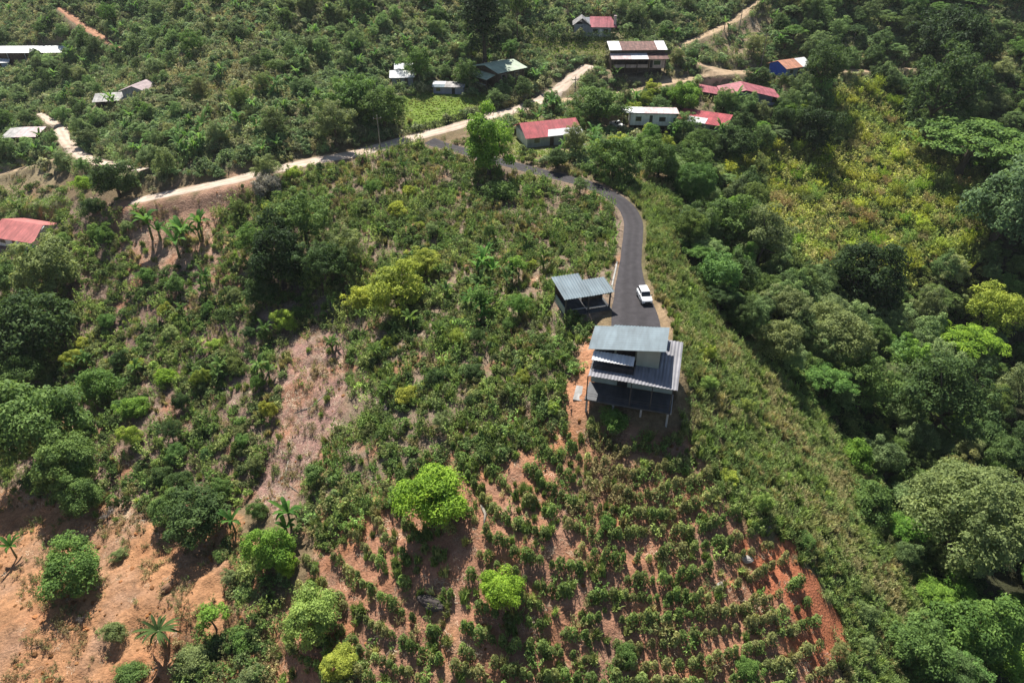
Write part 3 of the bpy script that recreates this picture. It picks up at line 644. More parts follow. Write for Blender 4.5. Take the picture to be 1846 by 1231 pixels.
def window(par, x0, x1, z0, z1, y, t=.04):
    """on a wall facing -y at depth y"""
    f = MB(); f.box(x0 - .07, y - t, z0 - .07, x1 + .07, y - .002, z0); f.box(x0 - .07, y - t, z1, x1 + .07, y - .002, z1 + .07); f.box(x0 - .07, y - t, z0, x0, y - .002, z1); f.box(x1, y - t, z0, x1 + .07, y - .002, z1)
    w = f.build('window', M_FRAME, par); MB().box(x0, y - .018, z0, x1, y - .002, z1).build('pane', M_GLASS, w); return w
def door(par, x0, x1, z0, z1, y, mat):
    d = MB().box(x0, y - .045, z0, x1, y - .002, z1).build('door', mat, par); MB().box(x1 - .16, y - .1, (z0 + z1) / 2 - .05, x1 - .08, y - .045, (z0 + z1) / 2 + .02).build('handle', M_STEEL, d); return d
def posts(par, pts, z0, z1, r=.08, mat=None, name='post'):
    for x, y in pts: MB().box(x - r, y - r, z0, x + r, y + r, z1 if not callable(z1) else z1(x, y)).build(name, mat or M_STEEL, par)
def gable_walls(par, mat, L, D, h, rise, along='x', zb=-.8):
    """walls with gable ends; ridge along x or y; front at y=0"""
    m = MB(); x0, x1 = -L / 2, L / 2
    if along == 'x':
        prof = [(0, zb), (D, zb), (D, h), (D / 2, h + rise), (0, h)]; V = [(x0, y, z) for y, z in prof] + [(x1, y, z) for y, z in prof]
    else:
        prof = [(x0, zb), (x1, zb), (x1, h), (0, h + rise), (x0, h)]; V = [(x, 0, z) for x, z in prof] + [(x, D, z) for x, z in prof]
    m.add(V, [(0, 1, 2, 3, 4), (9, 8, 7, 6, 5), (0, 5, 6, 1), (1, 6, 7, 2), (4, 3, 8, 9), (0, 4, 9, 5)]); o = m.build('wall', mat, par)
    bm = bmesh.new(); bm.from_mesh(o.data); bmesh.ops.recalc_face_normals(bm, faces=bm.faces); bm.to_mesh(o.data); bm.free(); return o
def house(key, name, label, cat='house'):
    p, rz = B[key]; return thing(name, label, cat, p, rz)

# red and white roofed house beside the driveway
h = house('red_white', 'house', 'pale house with a red metal roof patched white at its front corner')
gable_walls(h, M_WALLG, 13.5, 9, 2.7, 1.9); e = .75
roof(h, M_RED, ((-7.4, -e, 2.5), (7.4, -e, 2.5), (7.4, 4.5, 4.75), (-7.4, 4.5, 4.75)), ((7.4, 9 + e, 2.5), (-7.4, 9 + e, 2.5), (-7.4, 4.5, 4.75), (7.4, 4.5, 4.75)))
roof(h, M_WHITE, ((-1.8, -e - .03, 2.56), (7.43, -e - .03, 2.56), (7.43, 1.4, 3.5), (-1.0, 1.4, 3.5)), name='white_roof_sheet')
MB().box(-6.752, .1, -.8, -6.75 - .05, 8.9, 2.6).build('side_wall_panel', M_WALLW, h); window(h, -5, -3.6, 1, 2.1, 0); window(h, 3.5, 5, 1, 2.1, 0); door(h, -1, 0, 0, 2.1, 0, M_WOOD)
MB().box(-7.5, -1.6, -1.4, 8, -1.2, -.05).build('retaining_wall', M_CONC, h)
# long white house on stilts
h = house('long_white', 'house', 'long whitish raised house with a roof half white, half rusty')
MB().box(-5.2, 0, 2.1, 6.6, 5, 5.0).build('wall', M_WALLW, h); MB().box(-5.1, .9, -.6, 6.5, 5, 2.097).build('undercroft', M_WOOD, h)
sh = lambda x0, x1, dz=0: ((x0, -.6, 5.45 + dz), (x1, -.6, 5.45 + dz), (x1, 5.6, 5.2 + dz), (x0, 5.6, 5.2 + dz))
roof(h, M_PALEPINK, sh(-1.8, 7.2)); roof(h, M_WHITE, sh(-7.4, -1.78, .012), name='white_roof_sheet'); door(h, -.3, .5, 2.2, 4.7, 0, M_STEEL); window(h, -3.8, -2.4, 3.2, 4.3, 0); window(h, 2.2, 3.8, 3.2, 4.3, 0)
posts(h, [(-7, -.2), (-7, 5)], -.5, 5.2, .09, M_WOOD); posts(h, [(-5, .15), (-1, .15), (3, .15), (6.4, .15)], -.6, 2.097, .12, M_WOOD)
# low annex
h = house('annex', 'house', 'low red roofed annex with one white roof sheet right of the long whitish house')
MB().box(-6, 0, -.8, 6, 5.5, 2.1).build('wall', M_WALLG, h)
roof(h, M_RED, ((-6.8, -.8, 2.25), (6.8, -.8, 2.25), (6.8, 6, 3.6), (-6.8, 6, 3.6))); roof(h, M_WHITE, ((-4.2, -.84, 2.3), (1.2, -.84, 2.3), (1.2, 1.9, 2.97), (-4.2, 1.9, 2.97)), name='white_roof_sheet')
door(h, -.5, .5, 0, 2, 0, M_WOOD); window(h, 2.4, 3.8, .8, 1.7, 0); window(h, -4, -2.6, .8, 1.7, 0)
# wide gabled house
h = house('gable_red', 'house', 'lavender grey house with a broad faded red gable roof')
m = MB(); m.box(-4, 0, -.8, 4.4, 8, 2.7); m.box(4.4, 2.2, -.8, 8.6, 8, 2.6); m.build('wall', M_WALLL, h)
roof(h, M_PINK, ((-6.4, 8.8, 2.75), (-6.4, -1, 2.75), (.2, -1, 4.3), (.2, 8.8, 4.3)), ((10.2, -1, 2.3), (10.2, 8.8, 2.3), (.2, 8.8, 4.3), (.2, -1, 4.3)))
roof(h, M_PINK, ((-12, 8, 3.45), (-12, -.2, 3.45), (-6.5, -.2, 2.65), (-6.5, 8, 2.65)), name='porch_roof')
m = MB(); m.hexa([(-4, .002, 2.7), (4.4, .002, 2.7), (4.4, .12, 2.7), (-4, .12, 2.7)], [(-3, .002, 3.3), (4.2, .002, 3.3), (4.2, .12, 3.3), (-3, .12, 3.3)]); m.build('gable_board', M_WALLL, h)
door(h, -.6, .5, 0, 2.2, 0, M_DARK); window(h, -3.2, -1.5, .9, 2.1, 0); window(h, 1.6, 3.2, .9, 2.1, 0); posts(h, [(9.8, -.5), (-6.2, -.5), (-11.6, .2)], -.8, 2.2, .09, M_FRAME)
MB().box(-11.5, 3, -.8, -6.6, 7.6, 2.5).build('porch_wall', M_WOOD, h); MB().box(4.5, -.2, .1, 9.8, .0, .9).build('porch_rail', M_WALLL, h)
# blue house
h = house('blue', 'house', 'blue sided house with a roof part orange and part white')
gable_walls(h, M_WALLPB, 9.5, 7, 2.8, 1.3); MB().box(-4.75 - .06, -.02, -.8, -4.752, 7.02, 3.0).build('blue_side_wall', M_WALLB, h)
MB().add([(-4.81, 0, 3), (-4.81, 7, 3), (-4.81, 3.5, 4.05), (-4.752, 0, 3), (-4.752, 7, 3), (-4.752, 3.5, 4.05)], [(0, 2, 1), (3, 4, 5), (0, 3, 5, 2), (1, 2, 5, 4)]).build('blue_gable', M_WALLB, h)
roof(h, M_ORANGE, ((-5.4, -.7, 2.65), (1.2, -.7, 2.65), (1.2, 3.5, 4.25), (-5.4, 3.5, 4.25)), ((5.4, 7.7, 2.65), (-5.4, 7.7, 2.65), (-5.4, 3.5, 4.25), (5.4, 3.5, 4.25))); roof(h, M_WHITE, ((1.22, -.7, 2.66), (5.4, -.7, 2.66), (5.4, 3.5, 4.26), (1.22, 3.5, 4.26)), name='white_roof_sheet')
window(h, -3.2, -1.8, 1, 2, 0); door(h, 0, 1, 0, 2.1, 0, M_WOOD); window(h, 2.4, 3.8, 1, 2, 0)
# rusty two-tier building
h = house('rusty', 'house', 'big weathered building on posts with two stepped roofs of white and rusty sheets')
m = MB(); m.box(-7.6, 3, 2.2, 8, 8, 6.6); m.box(-7.6, .6, 2.0, 2.8, 3, 2.2); m.build('wall', M_WOOD, h); MB().box(3.2, .3, 2.1, 8, 2.996, 4.9).build('pink_room', M_PINKW, h)
MB().box(-7.2, 3.5, -.8, 7.6, 8, 2.19).build('undercroft', M_WOOD, h); MB().box(-7.5, .3, 2.21, 2.9, .4, 3.1).build('balustrade', M_PINKW, h)
up_ = lambda x0, x1, dz=0: ((x0, 2.2, 6.7 + dz), (x1, 2.2, 6.7 + dz), (x1, 8.6, 7.9 + dz), (x0, 8.6, 7.9 + dz)); lo_ = lambda x0, x1, dz=0: ((x0, -.9, 4.85 + dz), (x1, -.9, 4.85 + dz), (x1, 2.95, 5.7 + dz), (x0, 2.95, 5.7 + dz))
roof(h, M_RUST, up_(-8.6, 8.6), name='upper_roof'); roof(h, M_WHITE, up_(-8.6, -5.0, .06), name='white_roof_sheet'); roof(h, M_WHITE, up_(5.6, 8.6, .06), name='white_roof_sheet'); roof(h, M_RUST, lo_(-8.4, 8.6), name='lower_roof'); roof(h, M_PALEPINK, lo_(-8.4, -2.4, .06), name='pink_roof_sheet'); roof(h, M_WHITE, lo_(-2.38, 2.6, .06), name='white_roof_sheet')
posts(h, [(-7.4, .3), (-4, .3), (-.5, .3), (2.9, .3), (7.8, .4)], -2.5, 4.8, .13, M_WOOD); window(h, 4.4, 6.4, 3, 4.2, .3); door(h, 3.3, 4.1, 2.2, 4.3, .3, M_DARK)
# hilltop house
h = house('hilltop', 'house', 'far hilltop house with a faded red roof and grey gabled wing')
gable_walls(h, M_WALLG, 9, 7, 3, 2, 'x'); h2 = MB()
roof(h, M_PINK, ((-2.2, -.7, 2.8), (6.4, -.7, 2.8), (4.5, 3.5, 5.2), (-2.2, 3.5, 5.2)), ((6.4, 7.6, 2.8), (-2.2, 7.6, 2.8), (-2.2, 3.5, 5.2), (4.5, 3.5, 5.2)))
m = MB(); m.box(-7, .5, -.8, -2.4, 6, 3.4); m.build('grey_wing', M_WALLG, h); roof(h, M_GREYSH, ((-7.6, 6.6, 3.3), (-7.6, -.4, 3.3), (-4.7, -.4, 5.3), (-4.7, 6.6, 5.3)), ((-1.9, -.4, 3.3), (-1.9, 6.6, 3.3), (-4.7, 6.6, 5.3), (-4.7, -.4, 5.3)), name='wing_roof')
window(h, -1.2, .4, .8, 2.2, 0); window(h, 2.2, 3.6, .8, 2.2, 0); door(h, .9, 1.8, 0, 2.2, 0, M_WALLW); MB().box(5.2, .4, 2.9, 6, 1.2, 6).build('chimney', M_PALEPINK, h)
# green-roofed dark house
h = house('green', 'house', 'dark timber house under a pale green roof, turned cornerwise above the road')
gable_walls(h, M_WOOD, 10, 10.5, 5.2, 1.0, 'x'); roof(h, M_GREENR, ((-5.6, -.8, 5.15), (5.6, -.8, 5.15), (5.6, 5.25, 6.4), (-5.6, 5.25, 6.4)), ((5.6, 11.3, 5.15), (-5.6, 11.3, 5.15), (-5.6, 5.25, 6.4), (5.6, 5.25, 6.4)))
roof(h, M_GREENR, ((-8.6, 9, 3.6), (-8.6, 1, 3.6), (-5.1, 1, 4.4), (-5.1, 9, 4.4)), name='porch_roof'); posts(h, [(-8.3, 1.3), (-8.3, 8.6)], -1.2, 3.7, .1, M_WOOD); MB().box(-8.4, 1.4, 2.0, -8.25, 8.6, 2.15).build('porch_rail', M_FRAME, h)
window(h, -3.6, -2, 3, 4.4, 0); window(h, 1.2, 2.8, 3, 4.4, 0); door(h, -.6, .4, -.1, 2.1, 0, M_DARK)
# small white roof
h = house('white_roof', 'house', 'small house with a bright white metal roof above the dirt road')
MB().box(-2.9, .3, -.8, 2.9, 6.4, 2.4).build('wall', M_WALLG, h); roof(h, M_WHITE, ((-3.5, -.5, 2.45), (3.5, -.5, 2.45), (3.5, 3.6, 3.5), (-3.5, 3.6, 3.5)), ((-2.2, 3.62, 3.7), (3.4, 3.62, 3.7), (3.4, 7, 4.6), (-2.2, 7, 4.6))); window(h, -1.6, -.4, .9, 1.9, .3); door(h, .6, 1.5, 0, 2.1, .3, M_WOOD)
# patched shed
h = house('patched', 'shed', 'low grey and bluish patched shed between the white roof and the green roof', 'shed')
MB().box(-4.2, .3, -.6, 4.2, 3.4, 1.9).build('wall', M_WALLL, h); roof(h, M_GREYSH, ((-1.0, -.4, 2.0), (4.6, -.4, 2.0), (4.6, 3.8, 2.5), (-1.0, 3.8, 2.5))); roof(h, M_WHITE, ((-4.6, 1.6, 2.25), (-1.02, 1.6, 2.25), (-1.02, 3.8, 2.52), (-4.6, 3.8, 2.52)), name='white_roof_sheet'); roof(h, M_BLUEGREY, ((-4.6, -.4, 1.98), (-1.02, -.4, 1.98), (-1.02, 1.58, 2.22), (-4.6, 1.58, 2.22)), name='bluish_roof_sheet')
door(h, 1, 1.9, 0, 1.8, .3, M_DARK); window(h, -3.4, -2.2, .7, 1.5, .3)
# far left roofs
h = house('strip', 'long_shed', 'very long low building with a bluish white strip roof at the far left', 'shed')
MB().box(-12.5, .4, -.8, 12.5, 5.4, 2.3).build('wall', M_WOOD, h); roof(h, M_WHITE, ((-13.2, -.4, 2.35), (13.2, -.4, 2.35), (13.2, 6, 3.3), (-13.2, 6, 3.3))); posts(h, [(x, 0) for x in (-12, -6, 0, 6, 12)], -.6, 2.3, .09, M_FRAME); door(h, 3, 4, 0, 2, .4, M_DARK)
h = house('corner', 'shed', 'small pale roofed shed cut by the left frame edge below the long strip roof', 'shed')
MB().box(-2.6, .3, -.8, 2.6, 4.6, 2.2).build('wall', M_WALLPB, h); roof(h, M_WHITE, ((-3.2, -.4, 2.25), (3.2, -.4, 2.25), (3.2, 5.2, 3.3), (-3.2, 5.2, 3.3))); door(h, -.5, .5, 0, 2, .3, M_WOOD)
h = house('hip', 'house', 'small house with a pinkish white peaked roof in the left hillside scrub')
gable_walls(h, M_WALLG, 8, 6.4, 2.2, 1.2, 'y'); roof(h, M_PALEPINK, ((-4.7, 7, 2.05), (-4.7, -.6, 2.05), (0, -.6, 3.65), (0, 7, 3.65)), ((4.7, -.6, 2.05), (4.7, 7, 2.05), (0, 7, 3.65), (0, -.6, 3.65)), name='roof'); door(h, -.5, .5, 0, 2, 0, M_WOOD); window(h, 1.5, 2.7, .8, 1.8, 0)
h = house('lowroof', 'shed', 'grey brown low roof just left of the pinkish white peaked roof', 'shed')
MB().box(-4.5, .3, -.8, 4.5, 4.4, 1.7).build('wall', M_WOOD, h); roof(h, M_GREYSH, ((-5.2, -.4, 1.75), (5.2, -.4, 1.75), (5.2, 5, 2.8), (-5.2, 5, 2.8))); door(h, -3, -2.1, 0, 1.6, .3, M_DARK)
h = house('shed', 'shed', 'open dark shed with a pinkish rusty roof near the valley road bend', 'shed')
m = MB(); m.box(-4.6, 4.6, -.8, 4.6, 5, 2.4); m.box(-4.6, .5, -.8, -4.2, 4.6, 2.4); m.box(1.2, 1.2, -.8, 4.6, 4.6, 2.2); m.build('wall', M_WOOD, h); roof(h, M_PALEPINK, ((-1.2, -.5, 2.5), (5.2, -.5, 2.5), (5.2, 5.8, 3.5), (-1.2, 5.8, 3.5))); roof(h, M_GREYSH, ((-5.2, -.5, 2.3), (-1.22, -.5, 2.5), (-1.22, 5.8, 3.5), (-5.2, 5.8, 3.2)), name='grey_roof_sheet'); posts(h, [(-4.8, 0), (0, 0), (4.8, 0)], -.8, 2.4, .1, M_WOOD)
h = house('left_red', 'house', 'white walled house with a large faded red roof cut by the left frame edge')
gable_walls(h, M_WALLW, 12, 9, 2.8, 1.7); roof(h, M_SALMON, ((-7, -.9, 2.55), (7, -.9, 2.55), (5.6, 4.5, 4.75), (-7, 4.5, 4.75)), ((7, 9.9, 2.55), (-7, 9.9, 2.55), (-7, 4.5, 4.75), (5.6, 4.5, 4.75))); window(h, 1.5, 3.2, .9, 2.1, 0); window(h, -4.4, -2.8, .9, 2.1, 0); door(h, -.6, .4, 0, 2.1, 0, M_WOOD)

M_DKCONC = paint('dark_concrete', (.10, .10, .10), .9, var=.3)
# ------------------------------------------------------------------ carport
h = thing('carport', 'open carport with a notched blue grey metal roof beside the driveway end', 'carport', (CPO.x, CPO.y, -.15), CPR)
roof(h, M_BLUEGREY, ((0, -.3, 3.3), (4.3, -.3, 3.3), (4.3, 5.4, 4.2), (-.3, 5.4, 4.2)), name='left_roof', pitch=.42, amp=.05); roof(h, M_BLUEGREY, ((4.32, -.3, 3.28), (8.3, -.1, 3.28), (8.0, 3.7, 3.9), (4.32, 3.7, 3.9)), name='right_roof', pitch=.42, amp=.05)
posts(h, [(.4, .1), (4.1, .1), (7.7, .2)], -1.2, 3.25, .1); posts(h, [(.4, 5), (4.1, 5)], -.6, 4.05, .1); posts(h, [(7.7, 3.3)], -.6, 3.75, .1)
MB().box(.2, -.1, -1.3, 8.1, 5.1, .12).build('slab', M_DKCONC, h); MB().box(4.3, 3.4, .12, 7.6, 3.52, 3.2).build('back_wall', M_WOOD, h); MB().box(.3, .02, 3.05, 7.9, .18, 3.2).build('beam', M_STEEL, h); MB().box(.35, 4.7, .12, 4, 4.85, 3.6).build('back_wall', M_WOOD, h); MB().box(.3, .3, .12, .45, 4.7, 1.3).build('side_wall', M_WALLGN, h)
MB().box(4.3, .05, .9, 7.5, .13, 1.0).build('rail', M_FRAME, h); MB().box(.6, .05, 1.0, 4, .13, 1.1).build('rail', M_FRAME, h)

# ------------------------------------------------------------------ stilted house
h = thing('hillside_house', 'split level house with blue grey metal roofs stepping down the spur on stilts', 'house', (HO.x, HO.y, 0), HROT)
zt = lambda u: 4.75 + u * .15
roof(h, M_BLUEGREY, ((-.1, 5.4, zt(0)), (-.1, -.35, zt(0)), (9.95, -.5, zt(10)), (9.95, 5.3, zt(10))), name='main_roof', pitch=.5, amp=.05)
roof(h, M_BLUEGREY, ((2.2, 5.42, 4.5), (9.7, 5.42, 5.2), (9.9, 7.2, 4.9), (2.4, 6.9, 4.3)), name='entrance_roof', pitch=.42)
m = MB(); m.hexa([(6.3, .3, 2.6), (9.3, .3, 2.6), (9.3, 5, 2.6), (6.3, 5, 2.6)], [(6.3, .3, zt(6.3) - .08), (9.3, .3, zt(9.3) - .08), (9.3, 5, zt(9.3) - .08), (6.3, 5, zt(6.3) - .08)])
m.hexa([(.5, 1.9, 1.4), (6.297, 1.9, 1.4), (6.297, 5, 1.4), (.5, 5, 1.4)], [(.5, 1.9, zt(.5) - .08), (6.297, 1.9, zt(6.2) - .08), (6.297, 5, zt(6.2) - .08), (.5, 5, zt(.5) - .08)]); m.build('upper_wall', M_WALLGN, h)
roof(h, M_PURPLE, ((6.25, -3.1, 2.38), (12.1, -3.1, 2.30), (12.1, .28, 2.72), (6.25, .28, 2.76)), ((9.35, .29, 2.74), (12.1, .29, 2.73), (12.1, 6.5, 3.35), (9.35, 6.5, 3.4)), name='right_roof', pitch=.42)
roof(h, M_PURPLE, ((.55, -3.1, 2.42), (6.23, -3.1, 2.38), (6.23, -1.75, 2.57), (.55, -1.75, 2.62)), name='left_roof', pitch=.42)
roof(h, M_WHITE, ((.6, -1.45, 3.85), (6.1, -1.45, 3.8), (6.1, .1, 4.25), (.6, .1, 4.3)), name='awning', pitch=.42)
MB().box(.55, -1.7, 2.28, 6.24, 1.85, 2.42).build('balcony_floor', M_TILE, h)
m = MB()
for z_ in (2.7, 2.98, 3.26): m.box(.56, -1.66, z_, 6.2, -1.62, z_ + .05)
for u in np.arange(.56, 6.3, .7): m.box(u - .02, -1.61, 2.425, u + .02, -1.57, 3.3)
m.build('railing', M_STEEL, h)
MB().box(.7, 1.86, 2.9, 3.2, 1.898, 4.4).build('sliding_door', M_GLASS, h); MB().box(3.5, 1.86, 2.9, 6, 1.898, 4.4).build('sliding_door', M_DARK, h)
MB().box(.5, .65, -1.4, 11.6, 5, 2.25).build('lower_wall', M_WALLGN, h); door(h, 4.1, 5.5, -1.38, .9, .65, M_DARK); window(h, 1.2, 3, -.4, .9, .65); window(h, 7.4, 9.6, -.4, .9, .65)
MB().box(.3, -3.25, -1.75, 11.7, .648, -1.5).build('terrace_floor', M_TILE, h); MB().box(11.703, -3.25, -1.75, 11.8, .65, -1.42).build('terrace_edge', M_CONC, h)
for u in (.5, 6.25, 8.95, 11.5): MB().box(u - .07, -3.1, -1.5, u + .07, -2.96, 2.3).build('post', M_STEEL, h)
for u in (.6, 4.2, 7.9, 11.4):
    for w in (-3.0, .3): z_ = float(T(*hw(u, w))); MB().box(u - .13, w - .13, z_ - .6, u + .13, w + .13, -1.753).build('stilt', M_CONC, h)
m = MB()
for z_ in (-.95, -.6): m.box(.5, -3.08, z_, 11.5, -3.04, z_ + .04)
m.build('railing', M_STEEL, h); MB().box(.6, 4.9, -2.6, 11.4, 5.1, -1.41).build('foundation', M_CONC, h)
p = hw(-.9, -.4); z_ = float(T(*p)); z2 = float(T(*hw(-.9, -1.6))); t = MB().box(-.6, -1.3, -.4, .6, 1.3, .1).build('concrete_slab', M_CONC); t.location = (p[0], p[1], z_); t.rotation_euler = (math.atan2(z_ - z2, 1.2), 0, HROT); tag(t, 'pale concrete slab on the orange earth at the left side of the stilted house', 'slab')

# ------------------------------------------------------------------ vehicles
M_CARW = paint("white_car_paint", (.78, .79, .80), .3, var=.05, spec=.5); M_TYRE = paint("tyre_rubber", (.02, .02, .02), .9); M_RIM = paint("wheel_rim", (.35, .35, .36), .4, metal=.6); M_LAMP = paint("headlamp", (.6, .6, .58), .15, spec=.7); M_BLACKP = paint("black_plastic", (.02, .02, .022), .6)
def loft(sections):
    """closed body from cross-sections: list of (y, [(x,z)...])"""
    m = MB(); n = len(sections[0][1]); V = [(x, y, z) for y, pr in sections for x, z in pr]; F = []
    for i in range(len(sections) - 1):
        for j in range(n): F.append((i * n + j, i * n + (j + 1) % n, (i + 1) * n + (j + 1) % n, (i + 1) * n + j))
    F += [tuple(range(n))[::-1], tuple((len(sections) - 1) * n + j for j in range(n))]; m.add(V, F); return m
def sec(y, w, z0, z1, r=.08): return (y, [(-w + r, z0), (w - r, z0), (w, z0 + r), (w, z1 - r), (w - r, z1), (-w + r, z1), (-w, z1 - r), (-w, z0 + r)])
def vehicle(name, label, cat, p, rz, pickup):
    h = thing(name, label, cat, p, rz)          # front towards -y
    loft([sec(-2.15, .70, .42, .82), sec(-2.0, .82, .34, .92), sec(-1.2, .86, .32, 1.02), sec(-.8, .87, .32, 1.06), sec(1.4, .87, .32, 1.06), sec(2.05, .84, .34, 1.04), sec(2.15, .76, .42, .98)]).build('body', M_CARW, h)
    y1 = .35 if pickup else 1.95
    loft([sec(-.95, .74, 1.03, 1.08, .02), sec(-.38, .66, 1.03, 1.58, .05), sec(y1 - .3, .66, 1.03, 1.60, .05), sec(y1, .70, 1.03, 1.30 if not pickup else 1.5, .05)]).build('cabin', M_GLASS, h)
    loft([sec(-.42, .60, 1.585, 1.63, .02), sec(-.3, .665, 1.58, 1.665, .03), sec(y1 - .4, .665, 1.59, 1.67, .03), sec(y1 - .2, .62, 1.585, 1.63, .02)]).build('roof', M_CARW, h)
    for sx in (-1, 1):
        m = MB()
        for yy in ((-.4, .35) if pickup else (-.4, .45, 1.25)): m.hexa([(sx * .735 - .03, yy - .05, 1.05), (sx * .735 + .03, yy - .05, 1.05), (sx * .735 + .03, yy + .05, 1.05), (sx * .735 - .03, yy + .05, 1.05)], [(sx * .665 - .03, yy - .05, 1.6), (sx * .665 + .03, yy - .05, 1.6), (sx * .665 + .03, yy + .05, 1.6), (sx * .665 - .03, yy + .05, 1.6)])
        m.build('pillar', M_CARW, h); MB().box(sx * .58 - .17, -2.13, .68, sx * .58 + .17, -2.0, .84).build('headlight', M_LAMP, h); MB().box(sx * .98 - .1, -.72, 1.06, sx * .98 + .1, -.6, 1.2).build('mirror', M_BLACKP, h)
        for yy in (-1.35, 1.35):
            w = MB().tube([(sx * .72, yy, .36), (sx * .90, yy, .36)], .36, 16).build('wheel', M_TYRE, h); MB().tube([(sx * .895, yy, .36), (sx * .912, yy, .36)], .22, 12).build('rim', M_RIM, w)
    MB().box(-.45, -2.17, .55, .45, -2.1, .78).build('grille', M_BLACKP, h); MB().box(-.75, -2.24, .38, .75, -2.08, .55).build('bumper', M_BLACKP, h); MB().box(-.60, -.93, 1.085, .60, -.89, 1.10).build('wiper', M_BLACKP, h)
    if pickup: MB().box(-.70, .5, 1.062, .70, 2.0, 1.075).build('load_bed', M_BLACKP, h)
    return h
p = at(1161, 541); v_ = vehicle('suv', 'white four wheel drive parked on the asphalt driveway above the stilted house', 'car', (p.x, p.y, p.z + .05), math.radians(6), False); v_.scale = (1, .92, 1.1)
p = at(1112, 229); vehicle('pickup', 'white pickup parked left of the long whitish house', 'pickup', (p.x, p.y, p.z), math.radians(38), True)
# ------------------------------------------------------------------ trees that stand out
G = dict(ash=(.165, .155, .16), lime=(.12, .19, .025), bright=(.095, .165, .03), green=(.072, .125, .034), mid=(.07, .113, .036), dark=(.042, .07, .026), deep=(.025, .045, .018), olive=(.115, .142, .062), grey=(.11, .135, .065), yellow=(.22, .245, .045), ygreen=(.17, .20, .04), pale=(.13, .185, .055), bluish=(.08, .125, .065), tan=(.20, .16, .09), maroon=(.09, .045, .05), slate=(.07, .075, .07))
_rt = random.Random(5)
def put_tree(kind, p, sc, col, label, name='tree', cat='tree', group=None, var=None, jit=.1, zs=1.0):
    L = TREES[kind]; tm, cm, hc = L[_rt.randrange(len(L)) if var is None else var % len(L)]
    t = bpy.data.objects.new(name, None); C.objects.link(t); t.location = p; t.rotation_euler = (0, 0, _rt.uniform(0, 6.283)); t.scale = (sc, sc, sc * zs * _rt.uniform(.92, 1.08)); tag(t, label, cat, group)
    a = bpy.data.objects.new('trunk' if kind != 'cane' else 'stems', tm); C.objects.link(a); a.parent = t
    b = bpy.data.objects.new('crown', cm); C.objects.link(b); b.parent = t; j = math.exp(_rt.gauss(0, jit)); q = np.array(col) * LEAFG * j; b.color = (q[0] * math.exp(_rt.gauss(0, jit * .5)), q[1], q[2], 1); return t
OCCT = []           # crown centres already used: x, y, radius
def crown_at(px, py, wpx, kind, zs=1.0):
    hc = TREES[kind][0][2] * zs; r = 3.0
    for _ in range(4):
        p = at(px, py, hc * r); dist = (Vector((p.x, p.y, p.z + hc * r)) - cam.location).length; r = .82 * wpx / 2 / FPX * dist
    return p, r
